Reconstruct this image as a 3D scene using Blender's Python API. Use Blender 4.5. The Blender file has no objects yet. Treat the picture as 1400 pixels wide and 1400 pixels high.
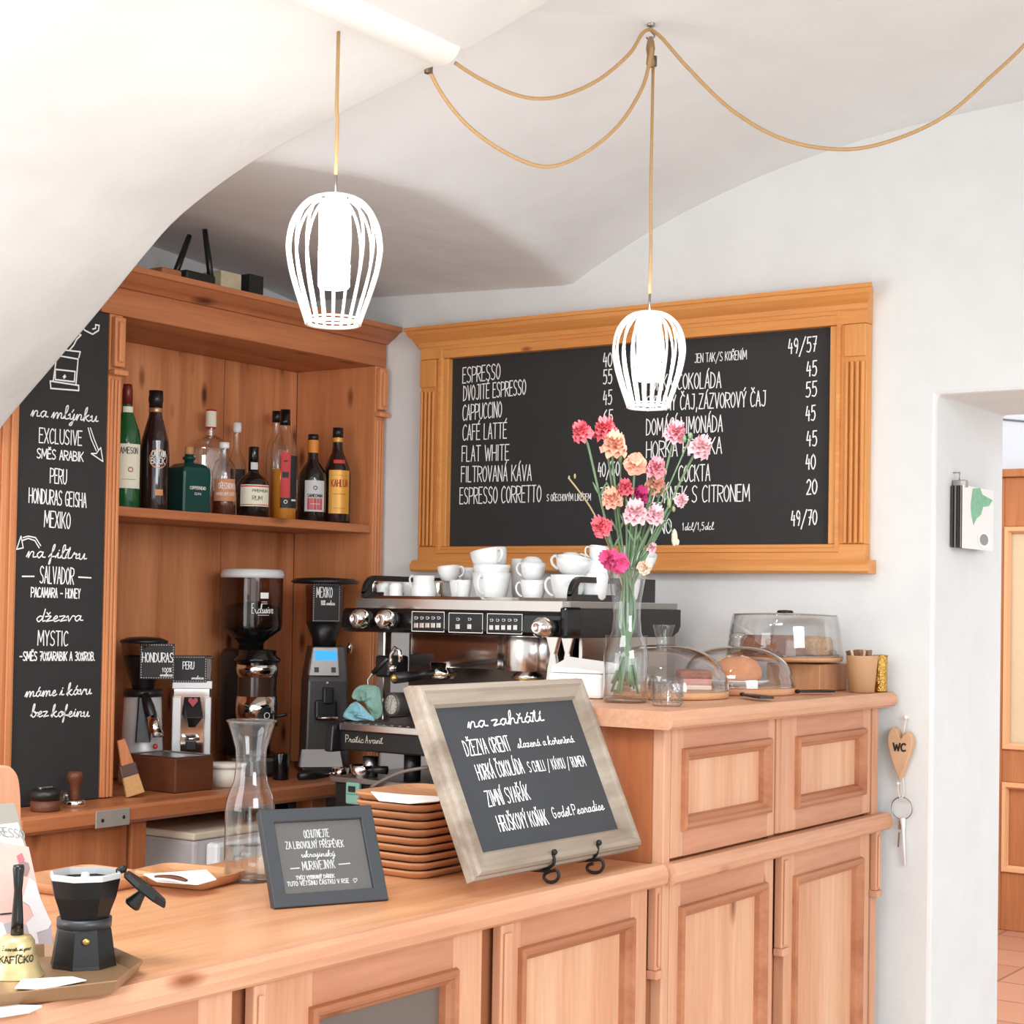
import bpy, math, random, unicodedata
from mathutils import Matrix, Vector, Euler
random.seed(7)
SC = bpy.context.scene; COL = SC.collection; PI = math.pi
# ---------------------------------------------------------------- camera
F_PX, CX, CY, EYE = 2325., 700., 772., 1.38
_p, _r, _a = math.radians(1.3), math.radians(.95), math.radians(34.5)
_F0 = Vector((-math.sin(_a), math.cos(_a), 0)); _R0 = Vector((math.cos(_a), math.sin(_a), 0)); _Z = Vector((0, 0, 1))
FW = _F0*math.cos(_p) + _Z*math.sin(_p); _U0 = -_F0*math.sin(_p) + _Z*math.cos(_p)
RT = _R0*math.cos(_r) + _U0*math.sin(_r); UP = -_R0*math.sin(_r) + _U0*math.cos(_r)
EYEP = Vector((0, 0, EYE))
cd = bpy.data.cameras.new('camera'); cam = bpy.data.objects.new('camera', cd); COL.objects.link(cam)
m3 = Matrix((RT, UP, -FW)).transposed(); cam.matrix_world = Matrix.Translation(EYEP) @ m3.to_4x4()
cd.sensor_width = 36; cd.lens = F_PX/1400*36; cd.shift_y = (CY-700)/1400; cd.clip_start = .05; cd.clip_end = 60
SC.camera = cam
# ---------------------------------------------------------------- world, light, exposure
SC.view_settings.view_transform = 'Standard'; SC.view_settings.look = 'None'
SC.view_settings.gamma = 1; SC.view_settings.use_curve_mapping = False
SC.view_settings.exposure = 0.30
SC.cycles.transparent_max_bounces = 32
W = bpy.data.worlds.new('daylight'); SC.world = W; W.use_nodes = True
W.node_tree.nodes['Background'].inputs[0].default_value = (.93, .97, 1.0, 1)
W.node_tree.nodes['Background'].inputs[1].default_value = 1.0
def area(name, loc, to, sx, sy, power, col):
    l = bpy.data.lights.new(name, 'AREA'); l.shape = 'RECTANGLE'; l.size = sx; l.size_y = sy; l.energy = power; l.color = col
    o = bpy.data.objects.new(name, l); COL.objects.link(o); o.location = loc
    o.rotation_euler = (Vector(to)-Vector(loc)).to_track_quat('-Z', 'Y').to_euler()
area('window_light', (2.2, .5, 2.2), (-1.8, 2.2, 1.0), 1.9, 1.5, 70, (.90, .955, 1))
area('shop_window_light', (2.0, -1.4, 1.3), (-1.5, 2.6, 2.1), 2.0, 1.6, 15, (.92, .965, 1))
area('ceiling_lamp', (-1.3, .6, 2.85), (-1.7, 1.9, .9), 1.4, .9, 28, (.95, .975, 1))  # added overhead fill that brightens the counter top
area('added_bar_fill', (-2.2, .5, 1.45), (-2.3, 3.3, 1.5), 1.0, .9, 9, (.96, .98, 1))  # added fill for the bar zone, free in the aisle without a window
area('corridor_light', (-1.2, 5.2, 2.5), (-1.6, 6.2, .9), 1.2, 1.2, 40, (.97, .98, 1))
area('corridor_window_light', (.8, 4.3, 1.6), (-1.4, 3.6, 1.2), 1.0, 1.3, 2, (.93, .97, 1))
# ---------------------------------------------------------------- pixel -> place
def ray(px, py): return FW + RT*((px-CX)/F_PX) - UP*((py-CY)/F_PX)
def onz(px, py, z): d = ray(px, py); return EYEP + d*((z-EYE)/d.z)
def onx(px, py, x): d = ray(px, py); return EYEP + d*(x/d.x)
def ony(px, py, y): d = ray(px, py); return EYEP + d*(y/d.y)
def onpl(px, py, p, n): d = ray(px, py); return EYEP + d*((Vector(p)-EYEP).dot(n)/d.dot(n))
def pxm(p): return F_PX/((Vector(p)-EYEP).dot(FW))
# ---------------------------------------------------------------- mesh building
class M:
    def __init__(s): s.v = []; s.f = []; s.sm = []
    def add(s, vs, fs, smooth=False):
        b = len(s.v); s.v += [tuple(v) for v in vs]; s.f += [tuple(i+b for i in f) for f in fs]; s.sm += [smooth]*len(fs); return s
    def box(s, x0, x1, y0, y1, z0, z1):
        x0, x1 = min(x0, x1), max(x0, x1); y0, y1 = min(y0, y1), max(y0, y1); z0, z1 = min(z0, z1), max(z0, z1)
        return s.add([(x0,y0,z0),(x1,y0,z0),(x1,y1,z0),(x0,y1,z0),(x0,y0,z1),(x1,y0,z1),(x1,y1,z1),(x0,y1,z1)],
              [(0,3,2,1),(4,5,6,7),(0,1,5,4),(1,2,6,5),(2,3,7,6),(3,0,4,7)])
    def lathe(s, prof, c=(0,0,0), n=32, smooth=True, squash=1., a0=0., mat=None):
        vs = []; fs = []; idx = []
        for r, z in prof:
            if r < 1e-6: idx.append([len(vs)]); vs.append((0, 0, z))
            else:
                idx.append(list(range(len(vs), len(vs)+n)))
                for k in range(n):
                    t = a0+2*PI*k/n; vs.append((r*math.cos(t), squash*r*math.sin(t), z))
        for A, B in zip(idx, idx[1:]):
            if len(A) == 1 and len(B) == 1: continue
            for k in range(n):
                k2 = (k+1) % n
                if len(A) == 1: fs.append((A[0], B[k2], B[k]))
                elif len(B) == 1: fs.append((A[k], A[k2], B[0]))
                else: fs.append((A[k], A[k2], B[k2], B[k]))
        T = (mat or Matrix.Identity(4)); c = Vector(c)
        return s.add([T @ Vector(v) + c for v in vs], fs, smooth)
    def tube(s, pts, r, n=8, closed=False, caps=True, smooth=True):
        P = [Vector(p) for p in pts]; N = len(P); R = r if isinstance(r, (list, tuple)) else [r]*N
        vs = []; fs = []; up = None
        for i in range(N):
            if closed: t = P[(i+1) % N]-P[i-1]
            else: t = P[min(i+1, N-1)]-P[max(i-1, 0)]
            if t.length < 1e-9: t = Vector((0, 0, 1))
            t.normalize()
            if up is None: up = Vector((0, 0, 1)) if abs(t.z) < .9 else Vector((1, 0, 0))
            a = up - t*up.dot(t)
            if a.length < 1e-6: a = t.orthogonal()
            a.normalize(); up = a; b = t.cross(a)
            for k in range(n):
                q = 2*PI*k/n; vs.append(P[i] + (a*math.cos(q)+b*math.sin(q))*R[i])
        for i in range(N if closed else N-1):
            j = (i+1) % N
            for k in range(n):
                k2 = (k+1) % n; fs.append((i*n+k, i*n+k2, j*n+k2, j*n+k))
        if caps and not closed: fs.append(tuple(range(n))[::-1]); fs.append(tuple((N-1)*n+k for k in range(n)))
        return s.add(vs, fs, smooth)
    def prism(s, poly, ax, a, b, smooth=False):
        def mk(u, w, h): return {'x': (h, u, w), 'y': (u, h, w), 'z': (u, w, h)}[ax]
        n = len(poly); vs = [mk(u, w, a) for u, w in poly] + [mk(u, w, b) for u, w in poly]
        fs = [tuple(range(n))[::-1], tuple(range(n, 2*n))]; sm = [False, False]
        for k in range(n): fs.append((k, (k+1) % n, n+(k+1) % n, n+k))
        b0 = len(s.v); s.v += vs; s.f += [tuple(i+b0 for i in f) for f in fs]; s.sm += sm+[smooth]*n; return s
    def loft(s, rings, caps=True, smooth=True):
        n = len(rings[0]); vs = [p for r in rings for p in r]; fs = []
        for i in range(len(rings)-1):
            for k in range(n): fs.append((i*n+k, i*n+(k+1) % n, (i+1)*n+(k+1) % n, (i+1)*n+k))
        s.add(vs, fs, smooth)
        if caps:
            s.add(rings[0], [tuple(range(n))[::-1]]); s.add(rings[-1], [tuple(range(n))])
        return s
    def quad(s, a, b, c, d): return s.add([a, b, c, d], [(0, 1, 2, 3)])
    def slab(s, o, u, v, w, h, n, t):      # oriented slab: corner o, axes u,v, size w,h, thickness t along n
        o, u, v, n = Vector(o), Vector(u), Vector(v), Vector(n)
        q = [o, o+u*w, o+u*w+v*h, o+v*h]; q += [p+n*t for p in q]
        return s.add(q, [(0,3,2,1),(4,5,6,7),(0,1,5,4),(1,2,6,5),(2,3,7,6),(3,0,4,7)])
    def xf(s, T): s.v = [tuple(T @ Vector(v)) for v in s.v]; return s
    def blob(s, c, r, n=12, squash=(1,1,1), jit=0.):
        pr = [(math.sin(PI*k/8), -math.cos(PI*k/8)) for k in range(9)]; pr[0] = (0, -1); pr[-1] = (0, 1)
        b = len(s.v); s.lathe(pr, n=n)
        for i in range(b, len(s.v)):
            v = s.v[i]; j = 1+random.uniform(-jit, jit)
            s.v[i] = (c[0]+v[0]*r*squash[0]*j, c[1]+v[1]*r*squash[1]*j, c[2]+v[2]*r*squash[2]*j)
        return s
FR = {}; lastw = .3; gap = 0; lastcap = True
def tag(o, label=None, cat=None, group=None, kind=None):
    if label: o['label'] = label
    if cat: o['category'] = cat
    if group: o['group'] = group
    if kind: o['kind'] = kind
    return o
def thing(name, label, cat, loc=(0,0,0), rz=0, group=None, rot=None):
    o = bpy.data.objects.new(name, None); COL.objects.link(o); o.empty_display_size = .05
    o.location = loc; o.rotation_euler = rot or (0, 0, rz)
    FR[o.name] = Matrix.Translation(Vector(loc)) @ Euler(rot or (0, 0, rz)).to_matrix().to_4x4()
    return tag(o, label, cat, group)
def root_of(o):
    while o.parent: o = o.parent
    return o
def obj(name, m, mt, parent=None, world=False, bevel=0, label=None, subsurf=0, seg=2, split=False):
    if world and parent is not None: m.xf(FR[root_of(parent).name].inverted())
    me = bpy.data.meshes.new(name); me.from_pydata(m.v, [], m.f); me.update()
    me.polygons.foreach_set('use_smooth', m.sm); me.materials.append(mt)
    o = bpy.data.objects.new(name, me); COL.objects.link(o)
    if parent is not None: o.parent = parent
    else: FR[o.name] = Matrix.Identity(4)
    if bevel:
        b = o.modifiers.new('bevel', 'BEVEL'); b.width = bevel; b.segments = seg; b.limit_method = 'ANGLE'; b.angle_limit = math.radians(40)
    if subsurf:
        b = o.modifiers.new('subsurf', 'SUBSURF'); b.levels = b.render_levels = subsurf
    if split:
        b = o.modifiers.new('edge split', 'EDGE_SPLIT'); b.split_angle = math.radians(32)
    if label: o['label'] = label
    return o
def struct(name, m, mt, parent=None, **k):
    o = obj(name, m, mt, parent, **k)
    if parent is None: o['kind'] = 'structure'
    return o
def copy_tree(src, label, loc, rz=0, group=None, scale=1):
    r = src.copy(); COL.objects.link(r); r.location = loc; r.rotation_euler = (0, 0, rz); r.scale = (scale,)*3
    tag(r, label, None, group)
    for ch in src.children:
        c = ch.copy(); COL.objects.link(c); c.parent = r
        for g in ch.children:
            d = g.copy(); COL.objects.link(d); d.parent = c
    return r
# ---------------------------------------------------------------- materials
def nt(name):
    m = bpy.data.materials.new(name); m.use_nodes = True; t = m.node_tree; t.nodes.clear()
    out = t.nodes.new('ShaderNodeOutputMaterial'); return m, t, out
def srgb(*c): return tuple((x/255/12.92 if x/255 <= .04045 else ((x/255+.055)/1.055)**2.4) for x in c)+(1,)
def mat(name, col, rough=.5, metal=0, var=.06, scale=40, bump=0, spec=.5, coat=0, sheen=0):
    m, t, out = nt(name); N = t.nodes.new; L = t.links.new
    b = N('ShaderNodeBsdfPrincipled'); L(b.outputs[0], out.inputs[0])
    b.inputs['Roughness'].default_value = rough; b.inputs['Metallic'].default_value = metal
    b.inputs['Specular IOR Level'].default_value = spec; b.inputs['Coat Weight'].default_value = coat
    tc = N('ShaderNodeTexCoord'); no = N('ShaderNodeTexNoise'); no.inputs['Scale'].default_value = scale; no.inputs['Detail'].default_value = 4
    L(tc.outputs['Object'], no.inputs['Vector'])
    hs = N('ShaderNodeMixRGB'); hs.inputs[1].default_value = tuple(c*(1-var) for c in col[:3])+(1,)
    hs.inputs[2].default_value = tuple(min(1, c*(1+var)) for c in col[:3])+(1,)
    L(no.outputs['Fac'], hs.inputs[0]); L(hs.outputs[0], b.inputs['Base Color'])
    if bump:
        bp = N('ShaderNodeBump'); bp.inputs['Strength'].default_value = bump; bp.inputs['Distance'].default_value = .01
        L(no.outputs['Fac'], bp.inputs['Height']); L(bp.outputs[0], b.inputs['Normal'])
    return m
def wood(name, axis, light, dark, knot, rough=.42, knots=.07, kn=9.):
    m, t, out = nt(name); N = t.nodes.new; L = t.links.new
    b = N('ShaderNodeBsdfPrincipled'); L(b.outputs[0], out.inputs[0]); b.inputs['Roughness'].default_value = rough
    b.inputs['Specular IOR Level'].default_value = .35
    tc = N('ShaderNodeTexCoord'); mp = N('ShaderNodeMapping'); L(tc.outputs['Object'], mp.inputs[0])
    i = 'xyz'.index(axis); sc = [1, 1, 1]; sc[i] = .07; mp.inputs['Scale'].default_value = sc
    n1 = N('ShaderNodeTexNoise'); n1.inputs['Scale'].default_value = 14; n1.inputs['Detail'].default_value = 5; n1.inputs['Distortion'].default_value = .6
    L(mp.outputs[0], n1.inputs['Vector'])
    r1 = N('ShaderNodeValToRGB'); e = r1.color_ramp.elements; e[0].position = .3; e[1].position = .72; e[0].color = dark; e[1].color = light
    L(n1.outputs['Fac'], r1.inputs[0])
    n2 = N('ShaderNodeTexNoise'); n2.inputs['Scale'].default_value = 130; n2.inputs['Detail'].default_value = 2; L(mp.outputs[0], n2.inputs['Vector'])
    mx = N('ShaderNodeMixRGB'); mx.blend_type = 'MULTIPLY'; mx.inputs[0].default_value = .28; L(r1.outputs[0], mx.inputs[1]); L(n2.outputs['Fac'], mx.inputs[2])
    mk = N('ShaderNodeMapping'); sk = [kn]*3; sk[i] = kn*.38; mk.inputs['Scale'].default_value = sk; L(tc.outputs['Object'], mk.inputs[0])
    vo = N('ShaderNodeTexVoronoi'); vo.inputs['Scale'].default_value = 1; L(mk.outputs[0], vo.inputs['Vector'])
    rk = N('ShaderNodeValToRGB'); e = rk.color_ramp.elements; e[0].position = knots*.5; e[1].position = knots*1.8; e[0].color = (1,1,1,1); e[1].color = (0,0,0,1)
    L(vo.outputs['Distance'], rk.inputs[0])
    mk2 = N('ShaderNodeMixRGB'); L(rk.outputs[0], mk2.inputs[0]); L(mx.outputs[0], mk2.inputs[1]); mk2.inputs[2].default_value = knot
    L(mk2.outputs[0], b.inputs['Base Color'])
    bp = N('ShaderNodeBump'); bp.inputs['Strength'].default_value = .08; bp.inputs['Distance'].default_value = .004
    L(n2.outputs['Fac'], bp.inputs['Height']); L(bp.outputs[0], b.inputs['Normal'])
    return m
def woods(name, *c, **k): return {a: wood(name+'_'+a, a, *c, **k) for a in 'xyz'}
PINE = woods('pine', srgb(230,178,144), srgb(212,150,114), srgb(140,80,48))
PINER = wood('rail_pine', 'y', srgb(220,160,126), srgb(196,130,96), srgb(130,74,44))
PINEP = wood('panel_pine', 'z', srgb(240,192,156), srgb(218,156,118), srgb(140,80,46), knots=.12, kn=13.)
PINED = wood('moulding_pine', 'y', srgb(200,136,98), srgb(170,104,70), srgb(120,66,40))
BACKW = woods('back_board_pine', srgb(240,164,112), srgb(186,112,70), srgb(88,44,26), rough=.4, knots=.10, kn=13.)
POST_LIT = woods('lit_post_pine', srgb(238,162,110), srgb(208,130,82), srgb(120,64,36), rough=.4)  # lighter amber pine: window light on the posts put into the colour
PINE_SHADE = woods('shaded_pine', srgb(196,122,78), srgb(166,92,54), srgb(100,54,30))  # shade and warm bounce on the bar end put into a darker pine
TOPW = woods('counter_pine', srgb(236,178,132), srgb(212,144,98), srgb(132,74,42), rough=.27)
AMB = woods('amber_pine', srgb(216,140,92), srgb(172,100,62), srgb(92,48,28), rough=.4, knots=.09)
FRM = woods('golden_pine', srgb(240,170,98), srgb(222,144,76), srgb(150,84,42), knots=.04)
WAL = woods('walnut', srgb(120,70,44), srgb(92,50,32), srgb(60,30,20), knots=.0)
TRY = woods('tray_wood', srgb(224,170,126), srgb(188,124,82), srgb(120,66,40), knots=.0)
WHT = woods('weathered', srgb(194,180,164), srgb(124,104,88), srgb(110,92,78), rough=.75, knots=.0)
DOORW = woods('door_wood', srgb(206,134,84), srgb(184,110,64), srgb(150,84,46), knots=.0)
def plaster(name, col, bump=.25, scale=9):
    m, t, out = nt(name); N = t.nodes.new; L = t.links.new
    b = N('ShaderNodeBsdfPrincipled'); L(b.outputs[0], out.inputs[0]); b.inputs['Roughness'].default_value = .92; b.inputs['Specular IOR Level'].default_value = .15
    tc = N('ShaderNodeTexCoord'); n = N('ShaderNodeTexNoise'); n.inputs['Scale'].default_value = scale; n.inputs['Detail'].default_value = 8
    L(tc.outputs['Object'], n.inputs['Vector'])
    r = N('ShaderNodeValToRGB'); e = r.color_ramp.elements; e[0].position = .25; e[0].color = tuple(c*.95 for c in col[:3])+(1,); e[1].position = .6; e[1].color = col
    L(n.outputs['Fac'], r.inputs[0]); L(r.outputs[0], b.inputs['Base Color'])
    bp = N('ShaderNodeBump'); bp.inputs['Strength'].default_value = bump; bp.inputs['Distance'].default_value = .02
    L(n.outputs['Fac'], bp.inputs['Height']); L(bp.outputs[0], b.inputs['Normal']); return m
def clear(name, tint=(1,1,1), rough=.02, refl=1., edge=.55):
    m, t, out = nt(name); N = t.nodes.new; L = t.links.new
    tr = N('ShaderNodeBsdfTransparent'); lw = N('ShaderNodeLayerWeight'); lw.inputs[0].default_value = .5
    cr = N('ShaderNodeValToRGB'); e = cr.color_ramp.elements; e[0].position = .55; e[0].color = tuple(tint)+(1,); e[1].position = 1.; e[1].color = tuple(c*edge for c in tint)+(1,)
    L(lw.outputs['Facing'], cr.inputs[0]); L(cr.outputs[0], tr.inputs[0])
    gl = N('ShaderNodeBsdfGlossy'); gl.inputs['Roughness'].default_value = rough
    fr = N('ShaderNodeFresnel'); fr.inputs['IOR'].default_value = 1.5
    mu = N('ShaderNodeMath'); mu.operation = 'MULTIPLY'; mu.inputs[1].default_value = refl; mu.use_clamp = True
    ge = N('ShaderNodeNewGeometry'); ma = N('ShaderNodeMath'); ma.operation = 'MULTIPLY_ADD'; ma.inputs[1].default_value = 1/1.5-1.5; ma.inputs[2].default_value = 1.5
    L(ge.outputs['Backfacing'], ma.inputs[0]); L(ma.outputs[0], fr.inputs['IOR'])
    L(fr.outputs[0], mu.inputs[0])
    no = N('ShaderNodeTexNoise'); no.inputs['Scale'].default_value = 14; tc = N('ShaderNodeTexCoord'); L(tc.outputs['Object'], no.inputs['Vector'])
    bp = N('ShaderNodeBump'); bp.inputs['Strength'].default_value = .05; L(no.outputs['Fac'], bp.inputs['Height']); L(bp.outputs[0], gl.inputs['Normal'])
    mx = N('ShaderNodeMixShader'); L(mu.outputs[0], mx.inputs[0]); L(tr.outputs[0], mx.inputs[1]); L(gl.outputs[0], mx.inputs[2]); L(mx.outputs[0], out.inputs[0])
    return m
def glow(name, col, s):
    m, t, out = nt(name); e = t.nodes.new('ShaderNodeEmission'); e.inputs[0].default_value = col; e.inputs[1].default_value = s
    t.links.new(e.outputs[0], out.inputs[0]); return m
WALLM = plaster('white_plaster', srgb(225,226,225)); CEILM = plaster('vault_plaster', srgb(231,233,235), .3, 7)
SLATE = mat('blackboard', srgb(42,41,41), .75, var=.12, scale=18); CHALK = mat('chalk', srgb(244,243,240), .9)
STEEL = mat('polished_steel', srgb(214,208,202), .16, 1, .03); DSTEEL = mat('brushed_steel', srgb(168,164,160), .34, 1, .05)
CHROME = mat('chrome', srgb(232,228,224), .07, 1, .02)
BLACK = mat('black_plastic', srgb(26,25,25), .35, var=.1); GLOSSB = mat('gloss_black', srgb(18,17,17), .12); IRON = mat('black_iron', srgb(28,27,27), .5, .3)
PORC = mat('porcelain', srgb(236,238,237), .18, var=.02); WHITEP = mat('white_paint', srgb(240,238,234), .5, var=.02); PAPER = mat('paper', srgb(240,238,235), .85, var=.03)
BRASS = mat('brass', srgb(190,156,96), .3, .9); GOLD = mat('gold_tin', srgb(208,166,88), .25, 1, .25, 160, .6)
CORDM = mat('gold_cord', srgb(184,146,98), .5, .05, .25, 300); ROPE = mat('cotton_string', srgb(226,214,198), .9)
GLASS = clear('clear_glass', (.975,.98,.98), refl=2.6); GLASS2 = clear('thick_glass', (.95,.96,.955), .03, 1.9); WATER = clear('water', (.95,.968,.96), 0., 1., .8)
KRAFT = mat('kraft_paper', srgb(206,164,122), .8); CARDB = mat('cardboard', srgb(214,190,158), .8)
BULB = glow('lit_tube', (1, .97, .93, 1), 38)
# ---------------------------------------------------------------- hand lettering: strokes on a unit grid
CAP = {'A':'0,0 .5,1 1,0|.2,.36 .8,.36','B':'0,0 0,1|~0,1 .8,.9 .75,.6 0,.52|~0,.52 .95,.42 .9,.08 0,0','C':'~1,.88 .6,1 .1,.75 .05,.3 .4,0 1,.1',
'D':'0,0 0,1|~0,1 .7,.85 1,.5 .7,.1 0,0','E':'1,1 0,1 0,0 1,0|0,.55 .8,.55','F':'1,1 0,1 0,0|0,.55 .8,.55','G':'~1,.88 .55,1 .08,.7 .1,.25 .45,0 .95,.12 1,.42|1,.44 .55,.44',
'H':'0,0 0,1|1,0 1,1|0,.5 1,.5','I':'.5,0 .5,1','J':'~.9,1 .9,.25 .55,0 .05,.1|.4,1 1,1','K':'0,0 0,1|1,1 0,.4|.25,.55 1,0','L':'0,1 0,0 .9,0',
'M':'0,0 .08,1 .5,.25 .92,1 1,0','N':'0,0 0,1 1,0 1,1','O':'~.5,1 .05,.72 .05,.28 .5,0 .95,.28 .95,.72 .5,1','P':'0,0 0,1|~0,1 1,.9 .9,.52 0,.45',
'R':'0,0 0,1|~0,1 1,.9 .9,.55 0,.48|.3,.48 1,0','S':'~1,.88 .55,1 .08,.82 .3,.55 .8,.4 .92,.15 .45,0 0,.1','T':'0,1 1,1|.5,1 .5,0','U':'~0,1 .02,.25 .5,0 .97,.25 1,1',
'V':'0,1 .5,0 1,1','W':'0,1 .25,0 .5,.8 .75,0 1,1','X':'0,0 1,1|0,1 1,0','Y':'0,1 .5,.5 1,1|.5,.5 .5,0','Z':'0,1 1,1 0,0 1,0','Q':'~.5,1 .05,.7 .05,.3 .5,0 .95,.3 .95,.7 .5,1|.6,.25 1,0',
'0':'~.5,1 .05,.72 .05,.28 .5,0 .95,.28 .95,.72 .5,1','1':'.2,.75 .6,1 .6,0','2':'~.05,.8 .45,1 .9,.8 .7,.45 .05,0|.05,0 1,0','3':'~.1,.95 .7,1 .85,.75 .4,.55 .9,.35 .8,.05 .05,.05',
'4':'.35,1 .05,.4 .95,.4|.75,.7 .75,0','5':'.95,1 .2,1 .15,.58|~.15,.58 .7,.62 .95,.3 .6,0 .05,.05','6':'~.8,1 .25,.7 .08,.25 .5,0 .92,.25 .6,.5 .12,.3','7':'.05,1 .95,1 .4,0|.3,.5 .85,.5',
'8':'~.5,.52 .1,.75 .5,1 .9,.75 .5,.52 .05,.25 .5,0 .95,.25 .5,.52','9':'~.9,.7 .5,.45 .1,.7 .45,1 .9,.8 .85,.35 .6,0','/':'0,-.25 1,1.05',',':'.6,.08 .3,-.2','-':'.1,.45 .9,.45','.':'.4,0 .6,.05',
'%':'~.25,1 .05,.8 .25,.6 .45,.8 .25,1|1,1 0,0|~.75,.4 .55,.2 .75,0 .95,.2 .75,.4',"'":'.5,1 .4,.8'}
CW = {'I':.1,'/':.5,',':.18,'.':.12,'-':.4,'M':.5,'W':.55,'1':.26,'L':.3,'E':.32,'F':.32,'T':.38,"'":.12,'J':.34}
LOW = {'a':(.55,'.72,.38 .4,.45 .1,.22 .38,0 .7,.3 .74,.42 .72,.1 1.05,.06'),'b':(.5,'-.1,.08 .3,.6 .35,1 .15,.9 .1,.1 .5,0 .75,.3 .4,.42 .62,.3 1.05,.35'),
'c':(.45,'.85,.35 .5,.45 .12,.2 .45,0 1.05,.12'),'d':(.55,'.7,.38 .4,.45 .1,.22 .38,0 .72,.35 .85,1 .75,.1 1.05,.08'),'e':(.42,'-.05,.08 .7,.3 .5,.45 .15,.2 .45,0 1.05,.12'),
'f':(.42,'-.1,.1 .5,.6 .6,1 .35,.8 .25,-.3 .05,-.38 .3,.08 1.05,.15'),'g':(.5,'.72,.38 .4,.45 .1,.22 .38,.02 .72,.35 .65,-.3 .3,-.4 .2,-.2 1.05,.1'),'h':(.55,'-.1,.08 .3,.6 .35,1 .15,.8 .12,0 .35,.38 .65,.4 .7,.08 1.05,.08'),
'i':(.3,'-.1,.06 .4,.42 .4,.08 1.1,.08'),'j':(.3,'-.1,.06 .5,.42 .4,-.3 .1,-.35 1.1,.08'),'k':(.5,'-.1,.08 .3,.6 .35,1 .12,.8 .1,0 .2,.25 .7,.45 .3,.22 .75,0 1.05,.1'),'l':(.34,'-.1,.08 .55,.65 .55,1 .2,.85 .3,.08 1.1,.08'),
'm':(.8,'-.05,.06 .12,.42 .12,0 .3,.38 .45,.38 .45,0 .62,.38 .78,.38 .78,.06 1.05,.08'),'n':(.56,'-.05,.06 .15,.42 .16,0 .4,.4 .68,.38 .68,.06 1.05,.08'),'o':(.46,'.5,.44 .12,.25 .4,0 .8,.2 .5,.44 1.05,.36'),
'p':(.5,'-.05,.06 .2,.42 .12,-.4 .15,.3 .6,.42 .75,.15 .3,.02 1.05,.08'),'r':(.42,'-.05,.08 .3,.48 .4,.36 .7,.4 .65,.08 1.08,.08'),'s':(.38,'-.1,.06 .5,.46 .65,.15 .3,0 1.05,.1'),'t':(.38,'-.1,.1 .5,.85 .38,.1 1.05,.1'),
'u':(.55,'-.05,.3 .15,.42 .2,.05 .5,.05 .72,.42 .75,.06 1.05,.08'),'v':(.5,'-.05,.3 .15,.42 .35,0 .7,.42 1.05,.38'),'x':(.5,'0,.42 .7,0 1.05,.1'),'y':(.5,'-.05,.3 .15,.42 .25,.08 .55,.08 .75,.42 .6,-.35 .25,-.35 1.05,.1'),
'z':(.46,'0,.4 .75,.42 .2,.03 .6,.06 1.05,.1')}
def smooth_pl(p, k=5):
    if len(p) < 3: return p
    out = []
    for i in range(len(p)-1):
        a, b, c, d = p[max(i-1, 0)], p[i], p[i+1], p[min(i+2, len(p)-1)]
        for j in range(k):
            t = j/k
            out.append(tuple(.5*((2*b[q])+(c[q]-a[q])*t+(2*a[q]-5*b[q]+4*c[q]-d[q])*t*t+(3*b[q]-a[q]-3*c[q]+d[q])*t**3) for q in (0, 1)))
    out.append(p[-1]); return out
def pl(s):
    sm = s.startswith('~'); p = [tuple(float(a) for a in q.split(',')) for q in s.lstrip('~').split()]
    return smooth_pl(p) if sm else p
def layout(text, script=False):
    x = 0; S = []; lastw = .3; gap = 0; lastcap = True
    for ch in unicodedata.normalize('NFD', text):
        if ch == ' ': x += .3; continue
        if unicodedata.combining(ch):
            y0 = .55 if (script and not lastcap) else 1.06
            xm = x-lastw*.5-gap
            if ch == '\u0301': S.append([(xm, y0), (xm+.12, y0+.2)])
            elif ch == '\u030c': S.append([(xm-.1, y0+.17), (xm, y0), (xm+.12, y0+.18)])
            elif ch == '\u030a': S.append([(xm-.05, y0+.1), (xm, y0+.18), (xm+.06, y0+.1), (xm, y0+.02), (xm-.05, y0+.1)])
            continue
        if script and ch in LOW:
            w, st = LOW[ch]; gap = 0; lastcap = False
            S.append([(x+a*w+b*.12, b) for a, b in smooth_pl(pl(st))])
            if ch == 't': S.append([(x+.0, .66), (x+.3, .7)])
            if ch in 'ij': S.append([(x+.2, .58), (x+.23, .62)])
        else:
            u = ch.upper(); gap = .11; lastcap = True
            if u not in CAP: x += .2; continue
            w = CW.get(u, .36)
            for st in CAP[u].split('|'): S.append([(x+a*w, b) for a, b in pl(st)])
        lastw = w; x += w+gap
    x -= gap; return S, x
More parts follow.
